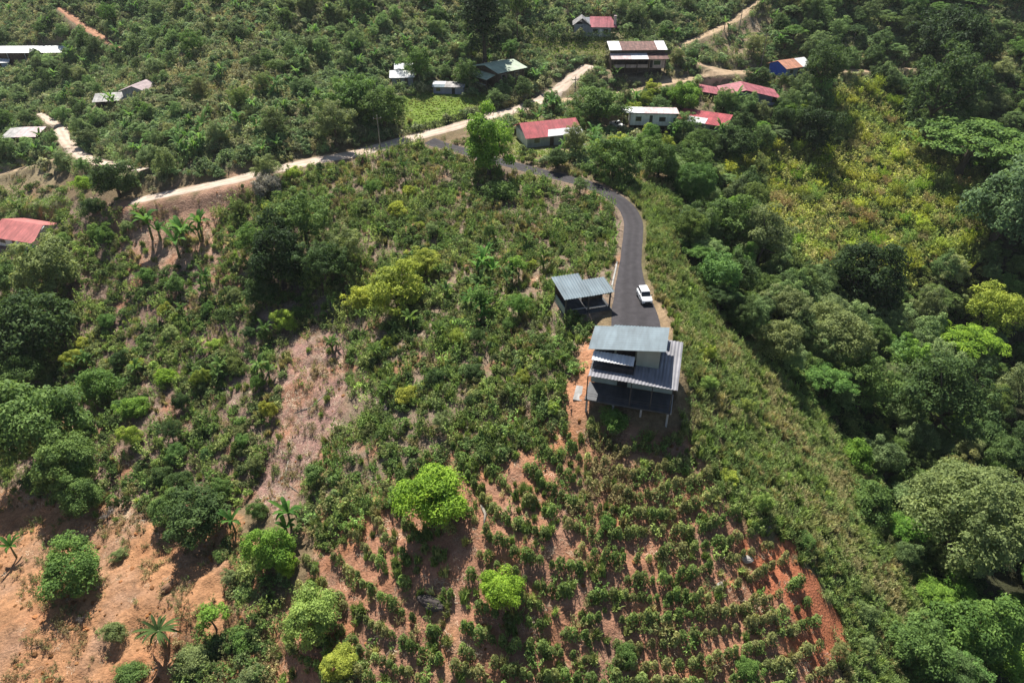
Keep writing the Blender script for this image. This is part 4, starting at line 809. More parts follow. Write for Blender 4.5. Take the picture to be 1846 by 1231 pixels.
LM = [ # crown centre px, py, width px, kind, colour, label
 (775,905,150,'round','lime','spreading lime green tree casting a wide dark shadow in the coffee rows',.85),
 (906,1066,96,'round','lime','small rounded lime green tree below and right of the spreading lime green tree',.95),
 (563,1112,112,'round','pale','pale green leafy tree beside the reddish footpath at the bottom edge',1),
 (612,1195,70,'round','ygreen','yellowish green small tree at the bottom edge, right of the pale green leafy tree',.8),
 (128,1028,112,'dense','green','flat bottomed green tree alone on the bare orange slope',.75),
 (380,1110,58,'thin','bright','small bright tree with a thin bare trunk right of the spiky banana plant',.7),
 (55,765,170,'round','mid','large mango green tree at the left edge above the bare orange slope',1),
 (118,840,112,'round','mid','bushy green tree just below the large left edge tree',1),
 (140,895,78,'dense','mid','darker small tree at the upper end of the bare orange slope',1),
 (38,600,150,'dense','dark','big dark tree at the left edge above the mango green one',1),
 (35,672,90,'round','mid','dark green tree squeezed between the two big left edge trees',1),
 (352,930,125,'dense','dark','dark tree throwing a black shadow on the bare slope left of the gully foot',.9),
 (300,915,70,'dense','mid','small dark tree touching the left of the dark gully foot tree',1),
 (487,990,92,'dense','bright','bright bushy tree at the foot of the reddish gully',1.0),
 (517,1018,46,'round','lime','tiny lime tree at the right of the bright bushy gully foot tree',1),
 (465,922,40,'dense','mid','small round tree above the bright bushy gully foot tree',1),
 (300,682,48,'bushy','lime','small lime yellow bush standing out in the left slope scrub',1),
 (240,735,56,'bushy','bright','bright green bush below the small lime yellow bush',1),
 (180,700,90,'bushy','green','broad green shrub between the left edge trees and the lime bush',1),
 (880,262,118,'dense','bright','tall feathery bright green tree at the driveway turn',1.15),
 (905,345,70,'bushy','mid','dark thicket bush under the feathery tree at the driveway turn',1),
 (545,395,130,'airy','mid','grey green feathery tree over the middle of the slope below the dirt road',1),
 (500,465,130,'dense','deep','very dark tree left of centre with deep shade below it',1.1),
 (580,470,110,'airy','dark','dark feathery tree right of the very dark one left of centre',1),
 (450,430,80,'airy','green','greener tree at the left of the very dark tree',1),
 (712,525,120,'dense','ygreen','broad yellowish green tree in the middle of the upper slope',.9),
 (655,540,74,'bushy','yellow','yellow green bush at the left of the broad yellowish tree',1),
 (765,470,84,'airy','ygreen','yellow tinged tree just above the broad yellowish tree',.8),
 (715,378,46,'bushy','yellow','yellow bush high on the slope under the dirt road',1),
 (737,345,30,'bushy','yellow','tiny yellow bush above the yellow bush on the upper slope',1),
 (935,478,44,'thin','bright','slim bright green sapling left of the carport',.8),
 (1108,758,66,'bushy','green','small round green tree in the shade in front of the stilted house',1.1),
 (1232,178,62,'round','bright','round bright green tree between the long whitish house and the gabled red roof',1),
 (1476,232,86,'dense','deep','dark round tree right of the wide gabled house',1.2),
 (1415,218,52,'dense','dark','dark slender tree in front of the right end of the gabled house',1.2),
 (1366,136,46,'dense','dark','dark round tree at the left of the blue house',.7),
 (1490,118,90,'airy','dark','tall dark tree right behind the blue house',1.2),
 (1108,288,95,'dense','mid','broad dark green tree below the white pickup',1),
 (1188,290,78,'dense','mid','dark tree under the long whitish house',1),
 (1255,290,80,'airy','mid','leafy tree below the red annex roof',1),
 (1328,262,74,'dense','dark','dark tree in front of the gabled red roofed house',1),
 (1080,185,110,'dense','mid','dark bushy tree filling the road fork above the red and white roof',.8),
 (1035,215,50,'airy','mid','small tree at the right corner of the red and white roof',1),
 (1005,285,50,'dense','dark','dark tree against the retaining wall of the red and white roofed house',.9),
 (872,30,84,'tall','deep','tall dark conifer like tree at the top centre',.8),
 (1745,935,225,'broad','olive','huge pale olive domed tree on the right side of the wood',1),
 (1500,600,150,'broad','olive','broad olive crowned tree at the left border of the ravine wood',1),
 (1560,500,130,'dense','deep','very dark tree over the shaded hollow of the ravine',1),
 (1755,250,190,'umbrella','green','wide layered green tree near the upper right edge',.75),
 (1815,372,140,'dense','bluish','bluish green tree at the right edge under the layered tree',1),
 (1795,290,80,'umbrella','bright','brighter layered tree below the wide layered tree',.75),
 (1700,172,150,'airy','dark','dark airy tree below the village road at upper right',1),
 (1745,612,110,'umbrella','lime','lime tipped tree in the right wood above the huge olive dome',1),
 (1700,715,170,'airy','dark','broad dark tree in the right wood above the huge olive dome',1.1),
 (1560,690,120,'airy','mid','mid green tree in the left part of the right wood',1.1),
 (1725,62,125,'dense','deep','massive dark tree at the upper right beside the pale utility pole',1),
 (1310,400,110,'dense','mid','green tree right of the driveway bend',1.1),
 (1250,405,80,'dense','dark','dark tree close to the driveway bend',1),
 (1375,420,120,'airy','grey','grey green feathery tree right of the driveway bend trees',1.1),
 (1330,490,90,'dense','dark','dark tree on the ravine rim above the grassy spur side',1),
 (1420,545,90,'airy','grey','greyish tree on the ravine rim left of the olive crowned tree',1),
 (1545,820,70,'bushy','bright','bright bush on the edge between grassy spur side and wood',1.2),
 (1570,905,90,'bushy','mid','rounded dark bush below the bright one on the wood edge',1),
 (1755,1140,130,'dense','green','dense green tree at the lower right corner below the olive dome',1),
 (1660,1160,110,'dense','mid','dark leafy tree at the bottom right left of the corner tree',1),
 (1820,1195,80,'round','bright','brighter tree in the bottom right corner',1),
 (167,374,46,'bushy','dark','dark round clipped bush near the end of the dirt road',1.1),
 (205,322,74,'dense','dark','dark tree where the valley road meets the dirt road',1),
 (150,332,40,'bushy','lime','small lime bush left of the tree at the road junction',1),
 (84,490,110,'dense','olive','olive tinged bushy tree below the large left red roof',1),
 (20,500,70,'dense','mid','green tree at the left edge under the large red roof',1),
 (690,195,90,'dense','mid','dark bushy tree above the dirt road left of the bright lawn',1.1),
 (640,170,100,'dense','green','green tree left of the bushy one above the dirt road',1),
 (600,215,90,'airy','grey','greyish tree above the straight part of the dirt road',1),
 (750,110,70,'airy','green','tree behind the small white metal roof',1),
 (840,130,60,'airy','mid','tree between the patched shed and the green roofed house',1),
 (398,1002,30,'bushy','mid','low dark bush on the bare slope under the dark gully foot tree',1),
 (440,1150,56,'bushy','green','green bush on the grassy strip left of the reddish footpath',.8),
 (205,1140,44,'bushy','olive','ragged olive bush below the lone flat bottomed tree',1),
 (352,1188,70,'bushy','olive','wide olive bush at the bottom edge right of the spiky banana plant',.7),
 (235,1215,54,'bushy','mid','dark bush at the bottom edge left of the spiky banana plant',.8),
 (415,1040,40,'airy','grey','thin greyish bush above the small bright thin trunked tree',.8),
 (455,1215,50,'bushy','grey','greyish bush at the bottom edge on the grassy strip beside the footpath',.8),
 (215,1000,30,'bushy','olive','tiny olive bush right of the lone flat bottomed tree',.8),
 (1130,1180,46,'bushy','mid','dark rounded bush among the lower coffee rows at bottom centre',1.2),
 (1350,1205,48,'bushy','green','bright round bush at the bottom edge on the lower right coffee rows',1),
 (1095,940,40,'bushy','green','round green bush in the coffee rows under the stilted house',1.1),
 (870,535,56,'thin','green','slender green tree with big leaves left of the carport clearing',.9),
 (565,850,52,'thin','mid','thin dark tree on the edge of the reddish gully',.8),
 (480,300,62,'airy','olive','olive shrub tree on the lower verge of the dirt road',.8),
 (484,334,64,'bushy','ash','large grey dry bush on the bank below the dirt road',1.2),
 (620,440,90,'airy','olive','olive feathery tree right of the dark trees left of centre',1),
 (470,525,74,'dense','dark','dark bush tree below the very dark tree left of centre',.9),
 (1795,560,100,'airy','ygreen','yellow green airy tree at the right edge above the lime tipped tree',1),
 (1640,640,84,'airy','bright','bright airy tree in the middle of the right wood',1),
 (1832,700,84,'airy','grey','greyish tree at the right edge beside the broad dark tree',1),
 (577,300,24,'thin','dark','small dark roadside tree on the dirt road verge',.8),
 (655,290,22,'bushy','maroon','maroon leaved bush on the lower verge of the dirt road',1.2),
]
for px, py, w, kind, col, lab, zs in LM:
    if not lab: continue
    p, r = crown_at(px, py, w, kind, zs); put_tree(kind, p, r, G[col], lab, 'bush' if kind == 'bushy' else 'tree', 'bush' if kind == 'bushy' else 'tree', jit=.03, zs=zs); OCCT.append((p.x, p.y, r))
for i, (px, py, hgt, label) in enumerate([(891, 92, 9, 'tall slim tree with a long bare trunk, left of the pair at top centre'), (933, 92, 9.5, 'tall slim tree with a long bare trunk, right of the pair at top centre'), (845, 82, 10, 'shorter leafy tall tree left of the dark conifer like one at top centre')]):
    p = at(px, py); put_tree('thin', p, hgt / 3.4, G['dark'], label, var=i, zs=2.3)
for i, (px, py, s, label) in enumerate([(500, 82, 3.2, 'grey leafless tree high on the left hillside'), (622, 70, 3.0, 'grey leafless tree on the hillside left of the tall trees'), (330, 105, 2.6, 'pale leafless shrub near the red track'), (760, 235, 2.0, 'dry leafless shrub beside the bright lawn'), (335, 545, 1.8, 'dry leafless shrub in the left slope scrub'), (195, 935, 2.6, 'tangle of bare grey branches under the dark left trees'), (150, 1120, 1.6, 'small bare shrub under the lone tree on orange soil'), (1380, 960, 1.6, 'grey dry bush at the top of the red bare strip'), (1240, 45, 3, 'grey leafless tree left of the hill road')]):
    p = at(px, py); o = bpy.data.objects.new('dead_bush', DEAD[i % 3]); C.objects.link(o); o.location = p; o.scale = (s, s, s * .8); o.rotation_euler = (0, 0, i); tag(o, label, 'dry bush')

# ------------------------------------------------------------------ trees and canes that fill whole slopes
def fill(zoneset, n, kinds, cols, wid, label, name, cat, group, seed, box, sep=.75, zs=(.9, 1.15)):
    rng = np.random.default_rng(seed); k = 0
    for _ in range(n * 60):
        px, py = rng.uniform(box[0], box[2]), rng.uniform(box[1], box[3]); i, j = min(int(px / 4), MW - 1), min(int(py / 4), MH - 1); i, j = max(i, 0), max(j, 0)
        if rng.uniform() > sum(ZM[z][j, i] * w for z, w in zoneset): continue
        p = at(px, py); r = rng.uniform(*wid)
        if occ(np.array([p.x]), np.array([p.y]))[0] > .5 or any(occ(np.array([p.x + dx]), np.array([p.y + dy]))[0] > .5 for dx, dy in ((r * .8, 0), (-r * .8, 0), (0, r * .8), (0, -r))): continue
        if any((p.x - x) ** 2 + (p.y - y) ** 2 < ((r + q) * sep) ** 2 for x, y, q in OCCT): continue
        kind = kinds[rng.integers(len(kinds))]; c = np.array(G[cols[rng.integers(len(cols))]]); put_tree(kind, p, r, c, label, name, cat, group, jit=.16, zs=rng.uniform(*zs)); OCCT.append((p.x, p.y, r)); k += 1
        if k >= n: break
    return k
cnt = {}
cnt['canes'] = fill([('canes', 1)], 230, ['cane'], ['yellow', 'ygreen', 'ygreen', 'lime', 'yellow', 'pale', 'olive', 'tan'], (1.4, 2.4), 'yellow green clump of tall arching canes on the sunny upper right slope', 'cane_clump', 'cane clump', 'cane clumps of the upper right slope', 2, (1290, 150, 1810, 530), .3, (.8, 1.2))
cnt['wood'] = fill([('forest', 1), ('canes', -1), ('grassr', -1)], 105, ['dense', 'airy', 'dense', 'airy', 'umbrella', 'broad'], ['dark', 'mid', 'mid', 'dark', 'green', 'olive', 'mid', 'grey', 'bright'], (2.2, 4.6), 'leafy tree of the dense dark wood filling the right hand ravine', 'tree', 'tree', 'ravine wood trees', 1, (1200, 200, 1900, 1270), .68)
cnt['far_right'] = fill([('hill', .6), ('forest', 1)], 30, ['airy', 'dense', 'umbrella'], ['dark', 'mid', 'grey', 'green'], (2.6, 4.2), 'tree standing out of the wooded slope above the village at the upper right', 'tree', 'tree', 'trees above the village', 3, (1400, -30, 1900, 160), .9)
cnt['far'] = fill([('hill', 1), ('lawn', -3), ('lawn2', -3)], 55, ['airy', 'dense', 'airy', 'bushy'], ['mid', 'grey', 'green', 'grey', 'olive', 'grey'], (1.8, 3.6), 'small tree rising from the dense scrub of the far hillside', 'tree', 'tree', 'trees on the far hillside', 4, (-40, -30, 1380, 330), .9)
cnt['village'] = fill([('hill', .8), ('lawn4', -2)], 26, ['dense', 'airy', 'bushy'], ['mid', 'dark', 'green', 'ygreen'], (1.8, 3.2), 'garden tree standing among the village houses', 'tree', 'tree', 'village garden trees', 5, (960, 140, 1500, 300), .8)
cnt['flank'] = fill([('grassr', 1)], 12, ['bushy', 'bushy', 'airy'], ['mid', 'green', 'pale', 'olive', 'ygreen'], (.8, 1.7), 'leafy bush among the tall weeds of the right flank of the spur', 'shrub', 'shrub', 'right flank shrubs', 8, (1180, 350, 1700, 1230), 1.0)
cnt['left'] = fill([('leftslope', 1), ('bank', -2), ('gully', -2), ('bareleft', -2)], 40, ['bushy', 'dense', 'airy'], ['mid', 'dark', 'green', 'olive', 'ygreen'], (1.1, 2.2), 'rounded shrub of the brushy left slope', 'shrub', 'shrub', 'left slope shrubs', 6, (0, 400, 560, 900), 1.0)
cnt['mid'] = fill([('midslope', 1)], 40, ['bushy', 'airy', 'bushy'], ['mid', 'dark', 'green', 'olive', 'ygreen', 'grey'], (.9, 2.0), 'leafy shrub of the brushy slope between the dirt road and the driveway', 'shrub', 'shrub', 'middle slope shrubs', 7, (400, 290, 1120, 780), 1.0)

# ------------------------------------------------------------------ banana plants
def put_banana(p, s, col, label, group=None, v=0, parts=True):
    sts, lm = BAN[v % len(BAN)]; t = bpy.data.objects.new('banana_plant', None); C.objects.link(t); t.location = p; t.scale = (s,) * 3; t.rotation_euler = (0, 0, _rt.uniform(0, 6.283)); tag(t, label, 'banana plant', group)
    for sm in sts: a = bpy.data.objects.new('stem', sm); C.objects.link(a); a.parent = t
    b = bpy.data.objects.new('leaf_crown', lm); C.objects.link(b); b.parent = t; j = math.exp(_rt.gauss(0, .15)); q = np.array(col) * LEAFG * j * np.array((.62, .64, .5)); b.color = (*q, 1)
# the spiky one on the bare slope has each leaf a part
p = at(298, 1165); t = thing('banana_plant', 'spiky dark leaved banana plant alone on the bare slope at the bottom left', 'banana plant', p, 0, 1.5); o = bpy.data.objects.new('stem', BAN[0][0][0]); C.objects.link(o); o.parent = t; rng = np.random.default_rng(9)
for j in range(22):
    m = MB(); strip_leaf(m, np.array((.05, .03, 2.2)), j * 2.4 + rng.uniform(-.2, .2), rng.uniform(1.5, 2.5), .26, rng.uniform(.1, 1.3), rng.uniform(.4, .9)); me = m.mesh('leaf'); lv_attr(me, rng, 21); o = link('leaf', me, t, M_GLOSSY); o.color = (.07, .12, .035, 1)
for i, (px, py, s, label) in enumerate([(30, 1005, 1.1, 'banana plant at the left edge of the bare orange slope'), (275, 432, 1.9, 'tall banana clump on the bare pinkish bank, left one'), (337, 450, 2.0, 'wide banana clump on the bare pinkish bank, right one'), (366, 430, 1.6, 'smaller banana plant right beside the wide bank clump'), (425, 960, 1.1, 'banana plant above the bright bushy gully foot tree'), (525, 950, 1.3, 'broad banana plant right above the gully foot trees'), (870, 500, 1.4, 'tall bright banana plant left of the carport'), (868, 580, 1.3, 'banana plant below the tall bright one left of the carport'), (875, 480, 1.1, 'short banana plant behind the tall bright one left of the carport'), (850, 560, 1.1, 'low banana plant at the left of the two below the carport')]):
    put_banana(at(px, py), s, (.07, .15, .045), label, None, i)
def bananas(n, zoneset, box, label, group, seed, cols, sz=(.9, 1.5)):
    rng = np.random.default_rng(seed); k = 0
    for _ in range(n * 50):
        px, py = rng.uniform(box[0], box[2]), rng.uniform(box[1], box[3]); i, j = np.clip(int(px / 4), 0, MW - 1), np.clip(int(py / 4), 0, MH - 1)
        if rng.uniform() > sum(ZM[z][j, i] * w for z, w in zoneset): continue
        p = at(px, py)
        if occ(np.array([p.x]), np.array([p.y]))[0] > .5 or rng.uniform() > 1.6 * fbm(np.array([p.x / 18]), np.array([p.y / 18]), seed, 2)[0] - .2: continue
        put_banana(p, rng.uniform(*sz), cols[rng.integers(len(cols))], label, group, rng.integers(4)); k += 1
        if k >= n: break
bananas(150, [('hill', 1), ('lawn', -3), ('lawn2', -3)], (-20, -20, 1450, 330), 'banana plant mixed into the dense scrub of the far hillside', 'far hillside bananas', 11, [(.09, .17, .07), (.08, .15, .055), (.11, .19, .08)])
bananas(30, [('leftslope', 1)], (0, 380, 620, 720), 'banana plant in the scrub of the upper left slope', 'left slope bananas', 12, [(.065, .12, .045), (.08, .135, .05)], (.7, 1.15))
bananas(14, [('midslope', 1)], (440, 320, 1100, 720), 'banana plant in the brush of the middle slope', 'middle slope bananas', 13, [(.065, .12, .045), (.09, .14, .045)], (.7, 1.15))

# ------------------------------------------------------------------ coffee rows round the nose of the spur
rng = np.random.default_rng(77); pts = []
for s in np.arange(.16, 1.5, .084):
    for a in np.arange(math.radians(8), math.radians(178), .0042):
        px = 1150 + s * 590 * math.cos(a) + rng.normal() * 2; py = 745 + s * 455 * math.sin(a) + rng.normal() * 1.6 + 6 * math.sin(a * 9 + s * 20)
        if 430 < px < 1600 and 770 < py < 1290:
            i, j = min(int(px / 4), MW - 1), min(int(py / 4), MH - 1)
            zc = ZM['coffee'][j, i] * (1 - .5 * ZM['rededge'][j, i]) * (1 - ZM['pathc'][j, i]) * (1 - ZM['pathl'][j, i]) * (1 - .6 * ZM['patches'][j, i])
            if rng.uniform() < zc: pts.append((px, py))
P = np.array([at(*q) for q in pts]); keep = []; cell = {}
for i in rng.permutation(len(P)):
    k = (int(P[i, 0] / .8), int(P[i, 1] / .8)); bad = False
    for dx in (-1, 0, 1):
        for dy in (-1, 0, 1):
            for q in cell.get((k[0] + dx, k[1] + dy), []):
                if (P[i, 0] - q[0]) ** 2 + (P[i, 1] - q[1]) ** 2 < .8 ** 2: bad = True
    if bad or fbm(P[i:i + 1, 0] / 5, P[i:i + 1, 1] / 5, 44, 3)[0] < .3 or any((P[i, 0] - x) ** 2 + (P[i, 1] - y) ** 2 < (q * .3) ** 2 for x, y, q in OCCT): continue
    cell.setdefault(k, []).append(P[i]); keep.append(i)
P = P[keep]; ppx, ppy, _ = pix(P[:, 0], P[:, 1], P[:, 2]); vis = (ppx > 0) & (ppx < 1846) & (ppy < 1250); dist = np.linalg.norm(P - np.array(cam.location), axis=1) + np.where(vis, 0, 500)
order = np.argsort(dist); near, rest = order[:300], order[300:]
CT = tints(P, [(.085, .12, .04), (.075, .115, .035), (.105, .135, .05), (.14, .14, .065)], rng, 6, 3, .2)
for i in near:
    o = bpy.data.objects.new('coffee_shrub', COF[rng.integers(6)]); C.objects.link(o); s = rng.uniform(.7, 1.35); s *= 1.02; o.location = P[i]; o.scale = (s, s, s * rng.uniform(.85, 1.25)); o.rotation_euler = (rng.normal() * .08, rng.normal() * .08, rng.uniform(0, 6.28)); o.color = (*CT[i], 1)
    tag(o, 'coffee shrub in the nearest contour rows at the bottom of the picture', 'coffee shrub', 'coffee shrubs of the lowest rows')
cm2 = []
for me in COF: q = me.copy(); q.materials.clear(); q.materials.append(M_SCRUB); cm2.append(q)
proto_col("coffee_kinds", cm2); PR = P[rest]; r_, s_ = rs(PR, rng, .75, 1.3, .08); scatter('coffee_plantation', 'rows of coffee shrubs climbing the nose of the spur up to the stilted house', 'coffee plantation', 'coffee_kinds', PR, r_, s_, CT[rest], rng)

# ------------------------------------------------------------------ undergrowth too dense to count
Z = zone
rng = np.random.default_rng(1001)
nz = lambda x, y, sc, seed: np.clip((fbm(x / sc, y / sc, seed, 3) - .5) * 3.2 + .5, 0, 1)
def lawnless(x, y, z): return 1 - np.clip(Z('lawn', x, y, z, 3) + Z('lawn2', x, y, z, 3) + Z('lawn3', x, y, z, 3) + Z('lawn4', x, y, z, 3) + Z('bareup', x, y, z, 3) * .7, 0, 1)
# far hillside
f = lambda x, y, z: (Z('hill', x, y, z) * (.25 + .75 * nz(x, y, 9, 1))) * .62 * (1 - .55 * np.clip(Z('village', x, y, z), 0, 1)) * lawnless(x, y, z)
P = spots(f, .62, rng); r_, s_ = rs(P, rng, 1.0, 2.7, .1); scatter('hillside_scrub', 'dense green scrub covering the far hillside', 'scrub', 'bush_kinds', P, r_, s_, tints(P, [(.13, .13, .085), (.09, .125, .065), (.08, .125, .06), (.11, .155, .085), (.15, .155, .10)], rng, 14, 1), rng)
f = lambda x, y, z: Z('hill', x, y, z) * .5 * (1 - .5 * np.clip(Z('village', x, y, z), 0, 1)) * lawnless(x, y, z)
P = spots(f, .5, rng); r_, s_ = rs(P, rng, 1.0, 1.9, .1); scatter('hillside_weeds', 'tall weeds between the shrubs of the far hillside', 'weeds', 'herb_kinds', P, r_, s_, tints(P, [(.21, .19, .12), (.12, .155, .075), (.11, .16, .08), (.17, .20, .105)], rng, 10, 2), rng)
# brushy slopes
f = lambda x, y, z: np.clip(Z('leftslope', x, y, z) * (1 - Z('bank', x, y, z)) * (1 - Z('gully', x, y, z)) * (1 - Z('bareleft', x, y, z)), 0, 1) * nz(x, y, 5, 3) * .72 * lawnless(x, y, z) + .6 * Z('strip', x, y, z) * nz(x, y, 3, 71) + Z('midslope', x, y, z) * nz(x, y, 6, 4) * .5
P = spots(f, .95, rng, 200); r_, s_ = rs(P, rng, .6, 2.0, .12); scatter('slope_brush', 'low brush covering the left and middle slopes', 'brush', 'bush_kinds', P, r_, s_, tints(P, [(.05, .075, .028), (.07, .11, .035), (.065, .095, .04), (.11, .12, .055), (.10, .14, .04)], rng, 8, 3, .3), rng)
f = lambda x, y, z: (np.clip(Z('leftslope', x, y, z) * (1 - .9 * Z('bank', x, y, z)) * (1 - .85 * Z('gully', x, y, z)) * (1 - .9 * Z('bareleft', x, y, z)), 0, 1) * .55 * nz(x, y, 4, 5) + Z('midslope', x, y, z) * .85 * (.2 + .8 * nz(x, y, 5, 6))) * (1 - .9 * Z('yard', x, y, z)) + 1.0 * Z('strip', x, y, z) + .45 * Z('coffee', x, y, z) * nz(x, y, 5, 16) * (1 - Z('pathc', x, y, z)) * (1 - Z('rededge', x, y, z))
P = spots(f, 1.1, rng, 200); r_, s_ = rs(P, rng, .55, 1.5, .12); scatter('slope_weeds', 'leafy weeds scattered over the left and middle slopes', 'weeds', 'herb_kinds', P, r_, s_, tints(P, [(.14, .12, .065), (.085, .125, .04), (.07, .12, .035), (.13, .165, .055), (.10, .115, .06)], rng, 6, 4, .3), rng)
# grassy flank
f = lambda x, y, z: np.clip(Z('grassr', x, y, z) * (1 - Z('yardr', x, y, z)) * (1 - .8 * Z('rededge', x, y, z)), 0, 1) * 2.6 * (.55 + .45 * nz(x, y, 6, 7))
P = spots(f, 2.6, rng, 160); r_, s_ = rs(P, rng, .45, 1.0, .12, 1.3); scatter('flank_weeds', 'thick green weeds covering the right flank of the spur', 'weeds', 'herb_kinds', P, r_, s_, tints(P, [(.09, .13, .05), (.11, .155, .06), (.13, .17, .07), (.16, .175, .085), (.19, .17, .10)], rng, 5, 5, .22), rng)
f = lambda x, y, z: np.clip(Z('grassr', x, y, z) * 1.3 + Z('midslope', x, y, z) * .9 * nz(x, y, 5, 8) + Z('coffee', x, y, z) * .55 * nz(x, y, 3, 9) + Z('canes', x, y, z) * .6 + Z('hill', x, y, z) * .12 + Z('leftslope', x, y, z) * .4 * nz(x, y, 4, 18), 0, 1.4) * lawnless(x, y, z) * (1 - .9 * Z('rededge', x, y, z)) * (1 - .8 * Z('gully', x, y, z)) * (1 - Z('yard', x, y, z))
P = spots(f, 1.4, rng, 230); r_, s_ = rs(P, rng, .6, 1.5, .15); scatter('tall_grass', 'tufts of tall grass over the slopes', 'grass', 'grass_kinds', P, r_, s_, tints(P, [(.10, .135, .045), (.11, .155, .05), (.14, .15, .065), (.19, .165, .095)], rng, 5, 6, .25), rng)
# wooded slopes that read as one mass
tk = []
for kd in ('dense', 'airy', 'umbrella', 'airy', 'dense'):
    tm, cm, _ = TREES[kd][len(tk) % len(TREES[kd])]; q = cm.copy(); q.materials.clear(); q.materials.append(M_SCRUB); tk.append(q)
proto_col("wood_kinds", tk)
f = lambda x, y, z: np.clip(Z('forest', x, y, z) - 1.2 * Z('canes', x, y, z) - Z('grassr', x, y, z), 0, 1) * .02 + np.clip(Z('hill', x, y, z), 0, 1) * .028 * (pix(x, y, z)[0] > 1390) * (1 - np.clip(Z('village', x, y, z) * 2, 0, 1))
P = spots(f, .05, rng, 330); r_, s_ = rs(P, rng, 2.0, 3.8, .06); scatter('wood', 'mass of smaller trees filling the wooded slopes at the right and upper right', 'wood', 'wood_kinds', P, r_, s_, tints(P, [(.055, .09, .035), (.08, .12, .05), (.105, .14, .07), (.07, .115, .045)], rng, 20, 21, .25), rng)
f = lambda x, y, z: np.clip(Z('hill', x, y, z), 0, 1) * .022 * (pix(x, y, z)[0] < 1390) * (pix(x, y, z)[1] > -60) * nz(x, y, 22, 61) * lawnless(x, y, z) * (1 - np.clip(Z('village', x, y, z) * 2, 0, 1))
P = spots(f, .022, rng, 330); r_, s_ = rs(P, rng, 1.3, 2.8, .06); scatter('hillside_thicket', 'thicket of small trees over the far hillside', 'thicket', 'wood_kinds', P, r_, s_, tints(P, [(.075, .115, .05), (.10, .145, .065), (.13, .165, .09), (.085, .14, .055)], rng, 18, 25, .25), rng)
f = lambda x, y, z: np.clip(Z('midslope', x, y, z) + .5 * Z('leftslope', x, y, z) * (1 - Z('gully', x, y, z)) * (1 - Z('bareleft', x, y, z)) * (1 - Z('bank', x, y, z)), 0, 1) * .16 * nz(x, y, 9, 63)
P = spots(f, .16, rng, 200); r_, s_ = rs(P, rng, 1.1, 1.9, .1, 1.6); scatter('tall_weeds', 'tall leafy stalks standing above the brush of the slopes', 'weeds', 'herb_kinds', P, r_, s_, tints(P, [(.075, .12, .04), (.105, .155, .055), (.15, .18, .07)], rng, 8, 27, .25), rng)
# wood floor, canes floor
f = lambda x, y, z: np.clip(Z('forest', x, y, z) - Z('grassr', x, y, z), 0, 1) * .55
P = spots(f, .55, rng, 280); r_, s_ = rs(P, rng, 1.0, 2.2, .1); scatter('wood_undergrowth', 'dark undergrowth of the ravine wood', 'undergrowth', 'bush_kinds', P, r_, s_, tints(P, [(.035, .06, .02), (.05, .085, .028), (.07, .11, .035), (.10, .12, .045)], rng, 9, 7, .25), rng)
f = lambda x, y, z: Z('canes', x, y, z) * 1.3
P = spots(f, 1.3, rng, 260); r_, s_ = rs(P, rng, 1.2, 2.4, .15); scatter('cane_slope_weeds', 'yellowish weeds growing between the cane clumps of the upper right slope', 'weeds', 'herb_kinds', P, r_, s_, tints(P, [(.13, .17, .06), (.20, .235, .07), (.21, .19, .10), (.23, .25, .07)], rng, 8, 12, .25), rng)
# lawns and sparse tufts on bare soil
f = lambda x, y, z: (1 - lawnless(x, y, z)) * 3 * (1 - Z('bareup', x, y, z))
P = spots(f, 3, rng, 300); r_, s_ = rs(P, rng, .3, .55, .2, .45); scatter('lawn_grass', 'short bright grass of the lawns by the houses', 'grass', 'grass_kinds', P, r_, s_, tints(P, [(.13, .20, .04), (.15, .21, .045), (.17, .18, .06)], rng, 6, 8, .15), rng)
f = lambda x, y, z: np.clip(Z('bareleft', x, y, z) + 5 * Z('strip', x, y, z) + Z('bank', x, y, z) * .9 + Z('gully', x, y, z) * .8 + .5 * Z('dry', x, y, z), 0, 5) * 1.5 * nz(x, y, 3, 10) ** 2
P = spots(f, 2.2, rng, 200); r_, s_ = rs(P, rng, .35, .95, .15); scatter('bare_slope_tufts', 'sparse weedy tufts on the bare soil', 'weeds', 'herb_kinds', P, r_, s_, tints(P, [(.07, .09, .04), (.13, .105, .06), (.16, .12, .075), (.08, .11, .04)], rng, 6, 9, .3), rng)
f = lambda x, y, z: np.clip(Z('gully', x, y, z) * 2.2 + Z('leftslope', x, y, z) * 1.2 + Z('midslope', x, y, z) * 1.0 + Z('bareleft', x, y, z) * .2 + Z('coffee', x, y, z) * .4 + Z('bank', x, y, z) * .5 + Z('hill', x, y, z) * .12, 0, 2.2)
P = spots(f, 2.2, rng, 200); r_, s_ = rs(P, rng, .5, 1.4, .15, .6); scatter('dry_litter', 'dry sticks and litter lying on the slopes', 'dry litter', 'twig_kinds', P, r_, s_, tints(P, [(.24, .20, .18), (.18, .14, .12), (.30, .26, .235), (.14, .10, .08)], rng, 6, 10, .3), rng)
ck = []
for i in range(3):
    bm = bmesh.new(); bmesh.ops.create_icosphere(bm, subdivisions=2, radius=.22); g2 = np.random.default_rng(i)
    for v in bm.verts: v.co *= g2.uniform(.65, 1.2)
    me = bpy.data.meshes.new("clod"); bm.to_mesh(me); bm.free(); at2 = me.attributes.new("lv", 'FLOAT', 'POINT'); at2.data.foreach_set("value", np.full(len(me.vertices), .5, np.float32)); me.materials.append(M_SCRUB); ck.append(me)
proto_col("clod_kinds", ck)
f = lambda x, y, z: np.clip(Z('bareleft', x, y, z) + .6 * Z('rededge', x, y, z) + .5 * Z('gully', x, y, z) + .5 * Z('bank', x, y, z) + .3 * Z('coffee', x, y, z), 0, 1) * 1.2 * nz(x, y, 3, 51) ** 2
